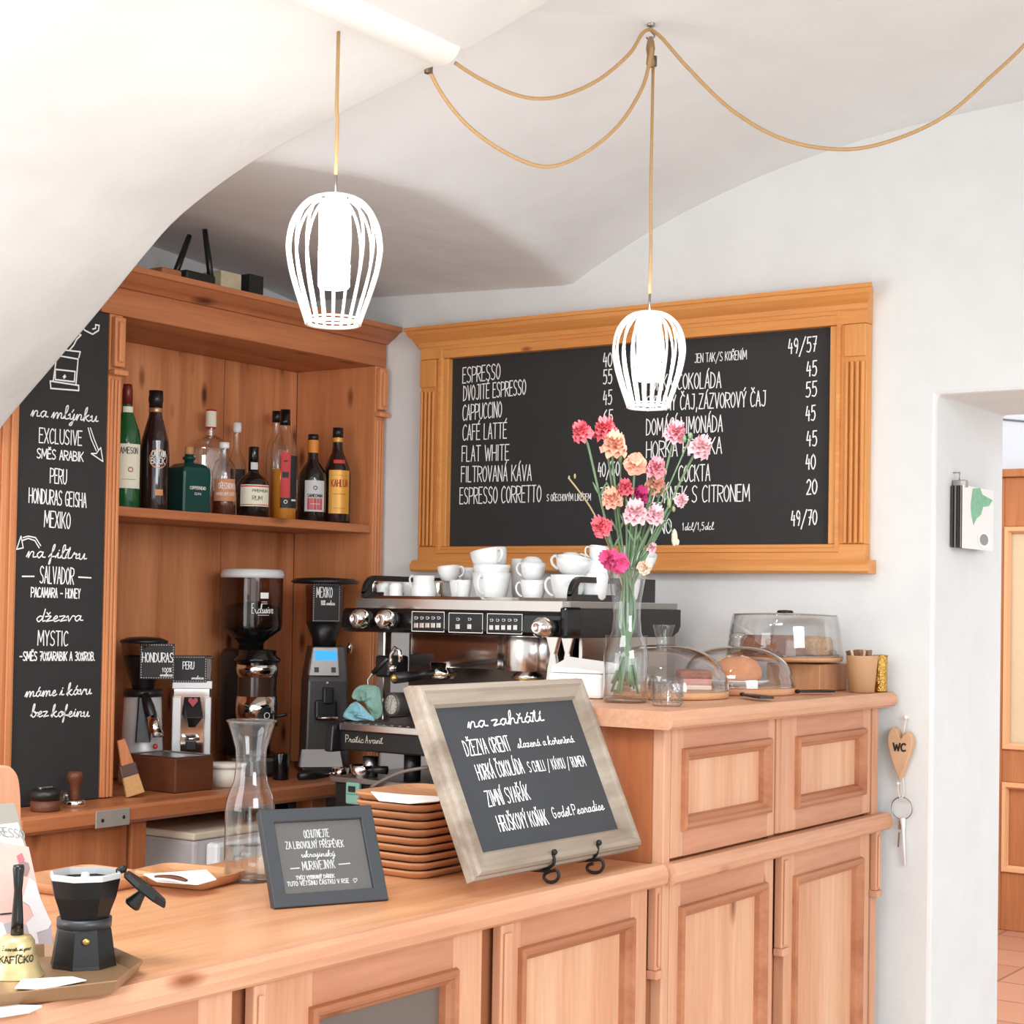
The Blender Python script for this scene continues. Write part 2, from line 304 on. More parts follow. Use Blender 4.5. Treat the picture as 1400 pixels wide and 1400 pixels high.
def ribbons(m, S, f, sw):
    T = []
    for st in S:
        cur = [st[0]]
        for i in range(1, len(st)):
            cur.append(st[i])
            if i < len(st)-1:
                a = (st[i][0]-st[i-1][0], st[i][1]-st[i-1][1]); b = (st[i+1][0]-st[i][0], st[i+1][1]-st[i][1])
                if a[0]*b[0]+a[1]*b[1] < .1*math.hypot(*a)*math.hypot(*b): T.append(cur); cur = [st[i]]
        T.append(cur)
    for q, st in enumerate(T):
        p = [st[0]]
        for c in st[1:]:
            if math.hypot(c[0]-p[-1][0], c[1]-p[-1][1]) > sw*.12: p.append(c)
        n = len(p)
        if n < 2: p.append((p[0][0]+sw, p[0][1])); n = 2
        e = sw*.35; L = []; R = []
        for i in range(n):
            def dr(a, b): l = math.hypot(b[0]-a[0], b[1]-a[1]) or 1; return ((b[0]-a[0])/l, (b[1]-a[1])/l)
            d0 = dr(p[i-1], p[i]) if i else dr(p[0], p[1]); d1 = dr(p[i], p[i+1]) if i < n-1 else d0
            tx, ty = d0[0]+d1[0], d0[1]+d1[1]; l = math.hypot(tx, ty)
            if l < .3: tx, ty, k = d0[0], d0[1], 1.
            else: tx /= l; ty /= l; k = min(1.6, 1/max(.4, tx*d0[0]+ty*d0[1]))
            x, y = p[i]
            if i == 0: x -= d0[0]*e; y -= d0[1]*e
            if i == n-1: x += d0[0]*e; y += d0[1]*e
            h = sw*.5*k; L.append((x-ty*h, y+tx*h)); R.append((x+ty*h, y-tx*h))
        off = 1+.12*(q % 5)
        m.add([f(*a, off) for a in L]+[f(*a, off) for a in R], [(i+1, i, n+i, n+i+1) for i in range(n-1)])
def write(m, text, f, x, y, w, h, sw, script=False, slope=0.):
    """text with left end x, baseline y, full width w, cap height h, in the 2-D frame of f"""
    S, tw = layout(text, script); k = w/tw
    S = [[(x+a*k, y+b*h+slope*a*k) for a, b in s] for s in S]
    ribbons(m, S, f, sw)
def mitre(m, o, U, V, N, w, h, prof, smooth=False):
    """mitred rectangular frame; prof = (inset from outer edge, height along N)"""
    o, U, V, N = Vector(o), Vector(U), Vector(V), Vector(N); R = []
    for d, n in prof:
        R.append([o+U*d+V*d+N*n, o+U*(w-d)+V*d+N*n, o+U*(w-d)+V*(h-d)+N*n, o+U*d+V*(h-d)+N*n])
    for A, B in zip(R, R[1:]):
        for k in range(4): m.add([A[k], A[(k+1) % 4], B[(k+1) % 4], B[k]], [(0, 1, 2, 3)], smooth)
    return m
class Plane:
    def __init__(s, o, U, V, off=.0012):
        s.U, s.V = Vector(U).normalized(), Vector(V).normalized(); s.N = s.U.cross(s.V); s.o = Vector(o); s.off = off
    def uv(s, px, py): p = onpl(px, py, s.o, s.N)-s.o; return p.dot(s.U), p.dot(s.V)
    def f(s, x, y, k=1): return s.o+s.U*x+s.V*y+s.N*s.off*k
    def line(s, parent, text, L, R, hpx, sw=.0028, script=False, name='chalk_lettering', mt=None):
        a, b = s.uv(*L), s.uv(*R); h = hpx/pxm(s.f(*a)); m = M()
        write(m, text, s.f, a[0], a[1], b[0]-a[0], h, sw, script, (b[1]-a[1])/(b[0]-a[0]))
        return obj(name, m, mt or CHALK, parent, world=True)
    def strokes(s, parent, SS, sw=.0028, name='chalk_drawing', mt=None):
        m = M(); ribbons(m, [[s.uv(*p) for p in st] for st in SS], s.f, sw); return obj(name, m, mt or CHALK, parent, world=True)
    def poly(s, parent, pts, name, mt, t=.0005):
        m = M(); q = [s.uv(*p) for p in pts]; n = len(q); A = [s.o+s.U*x+s.V*y for x, y in q]; B = [p+s.N*t for p in A]
        m.add(A+B, [tuple(range(n))[::-1], tuple(range(n, 2*n))]+[(k, (k+1) % n, n+(k+1) % n, n+k) for k in range(n)])
        return obj(name, m, mt, parent, world=True)
# ================================================================ the room
WY = 3.40; WX = -3.05
def main_z(x): return 2.42-.1007*abs(x+.75)**2.86
def lun_z(x, y): return 2.2-.106*abs(y-2.68)**1.59+.04*max(0, -2.1-x)
def ceil_z(x, y):
    a, b = main_z(x), lun_z(x, y); k = .005
    if x > -1.2: return a
    h = max(k-abs(a-b), 0)/k; return max(a, b)+h*h*k*.25
m = M(); nx, ny = 150, 60; x0, x1, y0, y1 = WX, .7, 2.1, WY+.02
vs = [(x0+(x1-x0)*i/nx, y0+(y1-y0)*j/ny) for i in range(nx+1) for j in range(ny+1)]
vs = [(x, y, ceil_z(x, y)) for x, y in vs]
m.add(vs, [(i*(ny+1)+j, i*(ny+1)+j+1, (i+1)*(ny+1)+j+1, (i+1)*(ny+1)+j) for i in range(nx) for j in range(ny)], True)
c = struct('ceiling', m, CEILM); sd = c.modifiers.new('thickness', 'SOLIDIFY'); sd.thickness = .06; sd.offset = -1
struct('floor', M().box(-3.2, 4.2, -3.2, 3.83, -.05, 0), mat('stone_floor', srgb(214,200,186), .6))
JX = ony(1280, 540, WY).x; JZ = ony(1280, 540, WY).z
m = M().prism([(-3.2, 0), (JX, 0), (JX, JZ), (-.30, JZ), (-.30, 0), (.9, 0), (.9, 2.62), (-3.2, 2.62)], 'y', WY, 3.83)
struct('wall_right', m, WALLM, bevel=.008)
struct('wall_left', M().box(-3.2, WX, 2.15, WY, 0, 2.62), WALLM)
arch = [(-2.95,0),(-2.95,1.15),(-2.9,1.38),(-2.80,1.58),(-2.689,1.697),(-2.534,1.815),(-2.387,1.927),(-2.294,2.000),(-2.203,2.062),(-2.045,2.130),(-1.848,2.187),(-1.65,2.234),(-1.522,2.269),(-1.414,2.301),(-1.2,2.345),(-.75,2.375),(.7,2.375)]
arch = [arch[0]]+smooth_pl(arch[1:], 4)
m = M().prism(arch+[(.7, 2.95), (-3.2, 2.95), (-3.2, 0)], 'y', 1.575, 2.15, True)
struct('wall_arch', m, WALLM, bevel=.006)
struct('wall_side', M().box(-3.2, -3.05, -3.2, 1.575, 0, 2.95), WALLM)
# corridor behind the doorway
FLT = nt('terracotta_tiles'); _m, _t, _o = FLT
_b = _t.nodes.new('ShaderNodeBsdfPrincipled'); _b.inputs['Roughness'].default_value = .4; _t.links.new(_b.outputs[0], _o.inputs[0])
_k = _t.nodes.new('ShaderNodeTexBrick'); _k.offset = 0; _k.inputs['Scale'].default_value = 1; _k.inputs['Brick Width'].default_value = .3; _k.inputs['Row Height'].default_value = .3
_k.inputs['Mortar Size'].default_value = .006; _k.inputs['Color1'].default_value = srgb(196,140,112); _k.inputs['Color2'].default_value = srgb(184,126,100); _k.inputs['Mortar'].default_value = srgb(150,104,84)
_c = _t.nodes.new('ShaderNodeTexCoord'); _t.links.new(_c.outputs['Object'], _k.inputs['Vector']); _t.links.new(_k.outputs['Color'], _b.inputs['Base Color'])
struct('floor_corridor', M().box(-4.5, 1.5, 3.83, 7.6, -.05, 0), _m)
struct('wall_corridor', M().box(-4.5, 1.5, 7.38, 7.5, 0, 2.6), plaster('corridor_plaster', srgb(214,218,224)))
dr = struct('door_1', M().box(-2.56, -2.43, 7.32, 7.36, .0, 1.965).box(-1.78, -1.66, 7.32, 7.36, 0, 1.965).box(-2.43, -1.78, 7.32, 7.36, 1.75, 1.965).box(-2.43, -1.78, 7.32, 7.36, .64, .78).box(-2.43, -1.78, 7.32, 7.36, 0, .25).box(-2.43, -1.78, 7.335, 7.35, .25, .64), DOORW['z'], bevel=.004)
mm = M(); mitre(mm, (-2.43, 7.32, .78), (1,0,0), (0,0,1), (0,-1,0), .65, .97, [(-.0, 0), (.005, .012), (.02, .012), (.03, -.01)])
mitre(mm, (-2.43, 7.32, .25), (1,0,0), (0,0,1), (0,-1,0), .65, .39, [(0, 0), (.005, .012), (.02, .012), (.03, -.01)])
struct('moulding', mm, mat('door_moulding', srgb(228,172,124), .4), dr)
struct('pane', M().box(-2.43, -1.78, 7.338, 7.344, .78, 1.75), mat('frosted_pane', srgb(222,196,160), .3), dr)
struct('trim_1', M().box(-2.62, -2.56, 7.30, 7.38, 0, 1.964).box(-1.66, -1.60, 7.30, 7.38, 0, 1.964).box(-2.62, -1.60, 7.30, 7.38, 1.965, 2.0), DOORW['z'], bevel=.004)
m = M().tube([(-2.46+.06*k, 7.372, 2.225-.012*k+.004*(k % 3)) for k in range(16)], .004, 6)
tag(obj('wall_cable', m, mat('grey_cable', srgb(120,116,112))), 'thin dark cable running along the corridor wall above the door', 'cable')
# ================================================================ shelving on the left wall
XF = -2.735
cab = thing('back_bar_cabinet', 'tall open amber pine cabinet with fluted posts and moulded cornice holding the bottles', 'cabinet', (-2.88, 2.93, .955))
def post(y0, y1, cap=True):
    m = M().box(-3.0, XF, y0, y1, .957, 1.978); w = y1-y0
    for k in range(3):
        a = y0+w*(.12+.27*k); m.box(XF, XF+.004, a, a+w*.2, .957, 1.84)
    p = obj('side_post', m, POST_LIT['z'], cab, world=True, bevel=.0015)
    b = M().box(XF, XF+.014, y0+.003, y1-.003, 1.866, 1.972).box(XF, XF+.02, y0-.002, y1+.002, 1.848, 1.860).box(XF+.014, XF+.02, y0+.01, y1-.01, 1.876, 1.962)
    obj('capital', b, POST_LIT['z'], p, world=True, bevel=.003)
post(2.466, 2.502); post(3.354, 3.392)
m = M().box(-3.022, XF+.002, 2.44, 3.394, 1.978, 2.037)
obj('frieze', m, AMB['y'], cab, world=True, bevel=.002)
prof = [(XF-.3, 2.037), (XF+.006, 2.037), (XF+.012, 2.043), (XF+.016, 2.046), (XF+.024, 2.05), (XF+.036, 2.06), (XF+.042, 2.064), (XF+.05, 2.066), (XF+.05, 2.078), (XF-.3, 2.078)]
obj('cornice', M().prism(prof, 'y', 2.42, 3.396), AMB['y'], cab, world=True)
obj('shelf', M().box(-3.0, XF-.006, 2.502, 3.354, 1.552, 1.573), AMB['y'], cab, world=True, bevel=.003)
for a, b in ((2.502, 3.083), (3.086, 3.354)):
    obj('back_board', M().box(-3.02, -3.0, a, b, .957, 1.978), BACKW['z'], cab, world=True, bevel=.002)
ps = thing('panel_surround', 'reeded amber pine upright at the far left edge beside the tall blackboard', 'panelling', (XF, 2.2, .957))
m = M().box(-3.0, XF+.004, 2.155, 2.231, .957, 2.0)
for k in range(3): m.box(XF+.004, XF+.009, 2.165+.022*k, 2.18+.022*k, .957, 2.0)
obj('upright', m, POST_LIT['z'], ps, world=True, bevel=.002)
bb = thing('tall_blackboard', 'tall narrow blackboard with coffee grinder drawing and list of beans', 'blackboard', (XF, 2.348, .957))
obj('slate', M().box(-2.76, XF, 2.233, 2.462, .957, 1.976), SLATE, bb, world=True, bevel=.001)
BP = Plane((XF, 2.233, .957), (0, 1, 0), (0, 0, 1))
for t, L, R, h, sc in [('na mlýnku', (42,569), (133,577), 19, 1), ('EXCLUSIVE', (53,605), (111,609), 20, 0), ('SMĚS ARABIK', (50,626), (113,631), 13, 0), ('PERU', (68,660), (90,662), 20, 0),
    ('HONDURAS GEISHA', (39,687), (117,694), 20, 0), ('MEXIKO', (60,720), (95,723), 22, 0), ('na filtru', (36,762), (117,765), 19, 1), ('SALVADOR', (54,797), (100,799), 23, 0),
    ('PACAMARA - PINE_SHADE', (42,816), (109,818), 13, 0), ('džezva', (48,850), (112,849), 17, 1), ('MYSTIC', (51,882), (92,883), 20, 0), ('-SMĚS 70%ARABIK A 30%ROB.', (26,903), (129,903), 12, 0),
    ('máme i kávu', (34,953), (124,949), 17, 1), ('bez kofeinu', (42,980), (121,980), 17, 1)]:
    BP.line(bb, t, L, R, h, .0026, sc)
BP.strokes(bb, [[(30,788), (46,788)]], .003, 'chalk_dash'); BP.strokes(bb, [[(107,789), (124,790)]], .003, 'chalk_dash')
BP.strokes(bb, [[(68,521),(69,531),(107,534),(107,527),(68,521)],[(72,521),(77,486),(106,491),(103,526)],[(75,505),(75,519),(101,522),(102,508),(75,505)],[(86,515),(88,513),(89,515),(87,517),(86,515)],
    [(78,486),(82,478),(109,481),(107,489)],[(94,479),(100,472),(104,464),(110,458),(103,455)],[(108,444),(116,452),(126,457),(134,452),(135,445),(130,444),(130,449),(126,450)]], .0032)
BP.strokes(bb, [[(120,585),(124,600),(131,616)],[(123,585),(128,600),(134,615)],[(124,620),(140,631),(137,612),(133,617),(131,620),(124,620)]], .0026, 'chalk_arrow')
BP.strokes(bb, [[(53,749),(47,739),(38,736),(30,739)],[(55,746),(48,735),(38,733),(31,735)],[(22,751),(28,733),(31,749),(22,751)]], .0026, 'chalk_arrow')
bc = thing('back_counter', 'amber pine back counter along the left wall under the grinders', 'counter', (-2.8, 2.75, 0))
m = M().prism([(-3.04, .918), (-2.612, .918), (-2.602, .926), (-2.602, .949), (-2.610, .955), (-3.04, .955)], 'y', 2.155, 3.385)
obj('worktop', m, AMB['y'], bc, world=True)
obj('side_panel', M().box(-2.66, -2.635, 2.155, 2.45, 0, .918), AMB['z'], bc, world=True)
obj('leg', M().box(-2.68, -2.63, 2.46, 2.50, 0, .918), AMB['z'], bc, world=True, bevel=.002)
obj('leg', M().box(-2.68, -2.63, 3.02, 3.07, 0, .918), AMB['z'], bc, world=True, bevel=.002)
br = obj('joining_bracket', M().box(-2.602, -2.599, 2.335, 2.425, .917, .952), mat('zinc_plate', srgb(168,160,150), .5, .3), bc, world=True, bevel=.002, label='metal bracket')
obj('screw', M().lathe([(0,0),(.004,0),(.003,.0015),(0,.0015)], (0,0,0), 10).xf(Matrix.Translation((-2.599,2.352,.932)) @ Matrix.Rotation(PI/2, 4, 'Y')), IRON, br, world=True)
obj('screw', M().lathe([(0,0),(.004,0),(.003,.0015),(0,.0015)], (0,0,0), 10).xf(Matrix.Translation((-2.599,2.408,.934)) @ Matrix.Rotation(PI/2, 4, 'Y')), IRON, br, world=True)
struct('wall_dark_sheet', M().box(WX, WX+.005, 2.15, WY, 0, .91), mat('dark_sheet', srgb(70,60,54), .9))  # thin dark sheet covering the wall below the back counter
# appliance below the counter
p = onx(266, 1142, -2.60)
ap = thing('small_fridge', 'low grey appliance with cream top under the amber back counter', 'appliance', (-2.8, p.y+.12, 0))
obj('body', M().box(-3.0, -2.60, p.y, 3.0, .05, p.z-.012), mat('grey_enamel', srgb(186,180,180), .4), ap, world=True, bevel=.008)
obj('top', M().box(-3.0, -2.60, p.y-.002, 3.0, p.z-.012, p.z+.004), mat('cream_top', srgb(214,200,178), .6, var=.12), ap, world=True, bevel=.004)
for k in range(2): obj('drawer', M().box(-2.598, -2.562, p.y+.03, 2.98, p.z-.085-.075*k, p.z-.018-.075*k), PORC, ap, world=True, bevel=.008)
for k in range(4): obj('foot', M().box(-2.98+.34*(k % 2), -2.95+.34*(k % 2), p.y+.02+.2*(k//2), p.y+.05+.2*(k//2), 0, .05), BLACK, ap, world=True)
# ================================================================ big menu board on the right wall
mb = thing('menu_board', 'large wide menu blackboard in a golden pine frame on the right wall', 'menu board', (-2.0, WY, 1.45))
sy = WY-.012
X0, X1 = ony(612.5, 616, sy).x, ony(1144, 590, sy).x; Z0, Z1 = ony(608, 748, sy).z, ony(1144, 438, sy).z
XL, XR = ony(574, 616, WY-.03).x, ony(1184, 590, WY-.03).x
obj('slate', M().box(X0-.03, X1+.03, sy, WY-.001, Z0-.03, Z1+.03), SLATE, mb, world=True)
fz = 2.012
for s in (0, 1):
    a, b = (XL, X0+.01) if s == 0 else (X1-.01, XR); lo, hi = (a, a+.05) if s == 0 else (b-.05, b)
    m = M().box(a, b, WY-.03, WY-.001, Z0+.0005, 1.9845)
    for k in range(4): m.box(lo+.004+.012*k, lo+.011+.012*k, WY-.038, WY-.03, 1.519, 1.905)
    m.box(lo, hi, WY-.036, WY-.03, 1.915, 1.984)
    obj('pilaster', m, FRM['z'], mb, world=True, bevel=.002)
inner = M(); mitre(inner, (X0-.012, WY-.03, Z0-.012), (1,0,0), (0,0,1), (0,-1,0), X1-X0+.024, Z1-Z0+.024, [(-.006, 0), (-.004, .006), (.004, .006), (.012, -.012), (.014, -.019)])
obj('inner_moulding', inner, FRM['x'], mb, world=True)
obj('bottom_rail', M().box(XL, XR, WY-.032, WY-.001, 1.466, Z0).prism([(WY-.001, 1.455), (WY-.04, 1.455), (WY-.046, 1.46), (WY-.046, 1.472), (WY-.036, 1.484), (WY-.001, 1.484)], 'x', XL-.014, XR+.014), FRM['x'], mb, world=True, bevel=.001)
pr = [(WY-.001, 1.985), (WY-.034, 1.985), (WY-.034, 2.012), (WY-.038, 2.016), (WY-.040, 2.026), (WY-.05, 2.032), (WY-.064, 2.044), (WY-.068, 2.052), (WY-.072, 2.054), (WY-.072, 2.062), (WY-.001, 2.062)]
rr = []
for x, s in ((XL, -1), (XR, 1)):
    rr.append([(x+s*max(0, (WY-.034-y))*.7, y, z) for y, z in pr])
obj('cornice', M().loft(rr, smooth=False), FRM['x'], mb, world=True)
MP = Plane((X0, sy, Z0), (1, 0, 0), (0, 0, 1))
for t, L, R, h in [('ESPRESSO', (633,524), (684,518), 21), ('DVOJITÉ ESPRESSO', (634,548), (719,539), 20), ('CAPPUCCINO', (633,575), (686,570), 21), ('CAFÉ LATTÉ', (633,602), (693,599), 21),
    ('FLAT WHITE', (632,631), (696,629), 21), ('FILTROVANÁ KÁVA', (631,659), (727,657), 21), ('ESPRESSO CORRETTO', (629,689), (740,686), 22), ('S OŘECHOVÝM LIKÉREM', (748,685), (808,684), 9),
    ('JEN TAK/S KOŘENÍM', (950,496), (1021,491), 12), ('HORKÁ ČOKOLÁDA', (884,534), (986,530), 21), ('SYPANÝ ČAJ,ZÁZVOROVÝ ČAJ', (884,562), (1047,555), 20), ('DOMÁCÍ LIMONÁDA', (884,595), (988,590), 22),
    ('HORKÁ HRUŠKA', (884,626), (987,620), 22), ('I', (883,661), (887,661), 22), ('COCKTA', (928,659), (971,657), 22), ('DŽBÁNEK S CITRONEM', (884,688), (1025,685), 22), ('VÍNO', (888,730), (918,729), 20), ('1dcl/1,5dcl', (933,725), (976,724), 10)]:
    MP.line(mb, t, L, R, h, .0026 if h > 13 else .0017, '1dcl' in t)
for t, L, R in [('40', (825,502), (837,501)), ('55', (825,525), (837,524)), ('45', (825,554), (837,552)), ('65', (825,580), (838,579)), ('40/60', (818,652), (847,650)), ('75', (821,686), (832,685)),
    ('49/57', (1078,484), (1117,480)), ('45', (1103,515), (1117,513)), ('55', (1102,543), (1117,541)), ('45', (1102,576), (1115,574)), ('45', (1103,610), (1117,609)), ('40', (1102,642), (1115,641)), ('20', (1103,676), (1117,675)), ('49/70', (1082,719), (1117,717))]:
    MP.line(mb, t, L, R, 19 if L[0] < 900 else 20, .0028, name='chalk_price')
# ================================================================ front counter and the high bar
XB = -1.375
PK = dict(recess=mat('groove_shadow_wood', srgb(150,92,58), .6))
def moulded_front(t, y0, y1, z0, z1, a0, a1, b0, b1, xf, glass=None, world=True):
    """door leaf facing +X: outer y0..y1 z0..z1, panel opening a0..a1 b0..b1"""
    d = obj('door', M().box(xf-.02, xf-.011, a0-.01, a1+.01, b0-.01, b1+.01), glass or PINEP, t, world=world)
    for p, q in ((y0, a0), (a1, y1)): obj('stile', M().box(xf-.0215, xf, p, q, z0, z1), PINE['z'], d, world=world, bevel=.0015)
    for p, q in ((b1, z1), (z0, b0)): obj('rail', M().box(xf-.0215, xf-.0006, a0, a1, p, q), PINER, d, world=world)
    m = M(); mitre(m, (xf, a0-.004, b0-.004), (0,1,0), (0,0,1), (1,0,0), a1-a0+.008, b1-b0+.008, [(-.004, 0), (-.002, .007), (.003, .010), (.008, .008), (.011, .003), (.017, -.002), (.02, -.012)])
    obj('panel_moulding', m, PINED, d, world=world)
    return d
def corbel(t, y0, y1, z0, z1, xf, world=True):
    m = M().box(xf-.004, xf+.012, y0+.004, y1, z0, z1).box(xf-.004, xf+.016, y0+.001, y1+.003, z0-.014, z0)
    m.box(xf+.012, xf+.016, y0+.009, y1-.006, z0+.006, z1-.012)
    obj('pilaster', m, PINE['z'], t, world=world, bevel=.003)
def nosing(xf, z, t): return [(xf-.03, z-t), (xf-.008, z-t), (xf-.002, z-t+.005), (xf, z-t*.5), (xf-.003, z-.006), (xf-.01, z), (xf-.03, z)]
hb = thing('high_bar', 'tall pine bar cabinet with panelled doors at the end of the counter carrying cakes', 'bar counter', (-1.58, 2.9, 0))
obj('carcass', M().box(-1.80, XB-.022, 2.452, 3.36, 0, 1.178), PINE_SHADE['z'], hb, world=True)
nb = nosing(-1.345, 1.208, .03)
m = M().loft([[(x, y, z) for x, z in nb] for y in (2.425, 3.385)], smooth=False).box(-1.83, -1.375, 2.425, 3.385, 1.178, 1.208)
obj('bar_top', m, PINE['y'], hb, world=True)
obj('corner_post', M().box(XB-.022, XB, 2.452, 2.475, 0, 1.178), PINE['z'], hb, world=True, bevel=.002)
moulded_front(hb, 2.477, 2.866, .962, 1.178, 2.518, 2.838, 1.012, 1.134, XB)
moulded_front(hb, 2.893, 3.316, .962, 1.178, 2.96, 3.276, 1.008, 1.130, XB)
moulded_front(hb, 2.477, 2.866, .02, .925, 2.514, 2.828, .08, .872, XB)
moulded_front(hb, 2.915, 3.316, .02, .925, 2.957, 3.268, .08, .868, XB)
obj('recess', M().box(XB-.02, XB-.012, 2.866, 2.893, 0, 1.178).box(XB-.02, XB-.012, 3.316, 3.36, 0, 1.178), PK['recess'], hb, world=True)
obj('stile', M().box(XB-.02, XB-.001, 2.876, 2.893, .962, 1.178).box(XB-.02, XB-.001, 3.33, 3.36, 0, 1.178), PINE['z'], hb, world=True, bevel=.002)
corbel(hb, 2.884, 2.914, .75, .925, XB-.004); corbel(hb, 3.326, 3.352, .80, .925, XB-.002)
nm = nosing(-1.350, .957, .034)
obj('waist_moulding', M().loft([[(x-.0, y, z) for x, z in nm] for y in (2.453, 3.38)], smooth=False), PINE['y'], hb, world=True)
fc = thing('front_counter', 'long low pine serving counter with worn top running toward the camera', 'counter', (-1.36, 2.45, 0), math.radians(-1.2))
# local frame: x toward the guests, y along the counter (negative = toward the camera)
cf = -.022
obj('carcass', M().box(-.52, cf-.022, -1.75, -.016, 0, .922), PINE['z'], fc)
nl = nosing(.0, .957, .034)
obj('nosing', M().loft([[(x, y, z) for x, z in nl] for y in (-1.8, -.004)], smooth=False), PINE['y'], fc)
obj('worktop', M().box(-.56, -.0301, -1.8, -.0145, .925, .957), TOPW['y'], fc, bevel=.001)
moulded_front(fc, -.425, -.034, .02, .922, -.388, -.085, .08, .872, cf, world=False)
moulded_front(fc, -.93, -.483, .02, .922, -.835, -.55, .08, .868, cf, glass=mat('smoked_glass', srgb(104,90,82), .25), world=False)
moulded_front(fc, -1.45, -.975, .02, .922, -1.39, -1.03, .08, .868, cf, world=False)
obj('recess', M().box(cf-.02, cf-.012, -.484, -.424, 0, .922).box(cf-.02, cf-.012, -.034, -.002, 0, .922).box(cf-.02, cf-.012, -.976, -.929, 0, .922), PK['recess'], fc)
corbel(fc, -.458, -.424, .765, .922, cf, False); corbel(fc, -.024, -.003, .785, .922, cf-.004, False); corbel(fc, -.955, -.93, .74, .922, cf, False)
# ================================================================ pendant lamps and their cords
def cage_lamp(name, label, px, top, bot, rad_px, cap, cx_top):
    """px,top,bot: pixel column and rows of the cage on the plane through the cap point"""
    c = onpl(px, (top+bot)/2, cap, FW); s = pxm(c); R = rad_px/s; zt = c.z+(bot-top)/2/s*.985; zb = c.z-(bot-top)/2/s*.985
    H = zt-zb; cx, cy = c.x, c.y
    t = thing(name, label, 'lamp', (cx, cy, cap.z), group='cage pendant lamps')
    L = t.location
    prof = [(.36, 1.0), (.58, .965), (.80, .88), (.94, .77), (1.0, .64), (.99, .54), (.92, .40), (.80, .25), (.68, .12), (.57, .0)]
    m = M()
    for k in range(20):
        a = 2*PI*(k+.3)/20
        m.tube(smooth_tri([(cx+R*r*math.cos(a), cy+R*r*math.sin(a), zb+H*z) for r, z in prof]), R*.032, 6)
    for r, z, w in ((.36, 1.0, .03), (.57, .0, .042), (.56, .035, .02)):
        m.tube([(cx+R*r*math.cos(2*PI*k/32), cy+R*r*math.sin(2*PI*k/32), zb+H*z) for k in range(32)], R*w, 6, True)
    m.tube([(cx-R*.36, cy, zt), (cx+R*.36, cy, zt)], R*.025, 6).tube([(cx, cy-R*.36, zt), (cx, cy+R*.36, zt)], R*.025, 6)
    cg = obj('wire_cage', m, WHITEP, t, world=True)
    r = R*.34
    obj('lit_tube', M().lathe([(0, zb+H*.28), (r*.9, zb+H*.28), (r, zb+H*.30), (r, zb+H*.92), (r*.8, zb+H*.96), (0, zb+H*.96)], (cx, cy, 0), 24), BULB, t, world=True, label='glowing white tube')
    obj('stem', M().tube([(cx, cy, zb+H*.95), (cx, cy, zt+.035)], .0022, 8), DSTEEL, t, world=True)
    obj('cord', M().tube([(cx, cy, zt+.034), (cx+.001, cy, zt+.12), (cx-.001, cy, (zt+cap.z)/2), (cx, cy, cap.z)], .0028, 8), CORDM, t, world=True)
    obj('cord_cap', M().lathe([(0, -.001), (.0065, -.001), (.0065, .016), (0, .016)], (cx, cy, cap.z), 14), mat('bronze', srgb(116,96,80), .4, .8), t, world=True)
    return t
def smooth_tri(p, k=4):
    out = []
    for i in range(len(p)-1):
        a, b, c, d = [Vector(q) for q in (p[max(i-1, 0)], p[i], p[i+1], p[min(i+2, len(p)-1)])]
        for j in range(k):
            t = j/k; out.append(.5*((2*b)+(c-a)*t+(2*a-5*b+4*c-d)*t*t+(3*b-a-3*c+d)*t**3))
    out.append(Vector(p[-1])); return out
TX = -1.615
cap1 = onx(461, 28, -1.655); cap2 = onx(586, 90, -1.655)
cage_lamp('pendant_lamp', 'white wire cage pendant lamp hanging from the cable cover on the arch', 457, 268, 444, 64, cap1, 0)
hook = Vector((-1.463, 2.524, ceil_z(-1.463, 2.524)))
hp = onpl(889, 75, hook, FW)
cage_lamp('pendant_lamp', 'white wire cage pendant lamp hanging from the ceiling hook before the menu board', 887, 427, 558, 49, Vector((hp.x, hp.y, hp.z-.015)), 0)
tz = 2.262
t = thing('cable_cover', 'white rounded cable duct fixed under the arch with two bronze cable outlets', 'cable duct', (TX, 1.87, tz))
ha = [(TX+.036*math.cos(PI+PI*k/14), tz+.034*math.sin(PI+PI*k/14)) for k in range(15)]
ha = [(TX-.036, tz+.03)]+ha+[(TX+.036, tz+.03)]
obj('duct', M().prism([(x, z) for x, z in ha], 'y', 1.6, 2.135, True), WHITEP, t, world=True, bevel=.003)
obj('cable_outlet', M().lathe([(0, -.012), (.007, -.012), (.007, .01), (0, .01)], cap2, 14), mat('bronze_outlet', srgb(116,96,80), .4, .8), t, world=True)
def swag(label, P, r=.0032):
    o = obj('swag_cord', M().tube(smooth_tri(P, 8), r, 8), CORDM); return tag(o, label, 'cord', 'gold swag cords')
def dpx(pts, d0, d1):
    n = len(pts); return [EYEP+ray(*p)*(d0+(d1-d0)*i/(n-1)) for i, p in enumerate(pts)]
dh = (hook-EYEP).dot(FW); dt = (cap2-EYEP).dot(FW)
swag('gold twisted cord sagging from the duct end to the hook, the upper and shallower swag', dpx([(622,86),(655,107),(700,128),(737,135),(775,129),(820,108),(860,74),(878,46),(889,40)], dt+.03, dh))
swag('gold twisted cord sagging low from the bronze outlet to below the hook', dpx([(586,94),(605,130),(640,172),(690,208),(745,228),(795,212),(845,172),(878,120),(889,78),(890,62)], dt, dh))
_w = (dpx([(889,40),(905,52),(940,92),(1000,150),(1070,190),(1145,204),(1210,195),(1290,160),(1360,100),(1400,62),(1440,15),(1480,-40)], dh, dh-.1))
_e = _w[-1]+(_w[-1]-_w[-2])*.8; _w.append(Vector((_e.x, _e.y, ceil_z(_e.x, _e.y)-.002)))
swag('gold twisted cord making the widest swag from the hook toward the right', _w)
t = thing('ceiling_hook', 'small metal hook screwed into the vault gathering three gold cords', 'hook', hook)
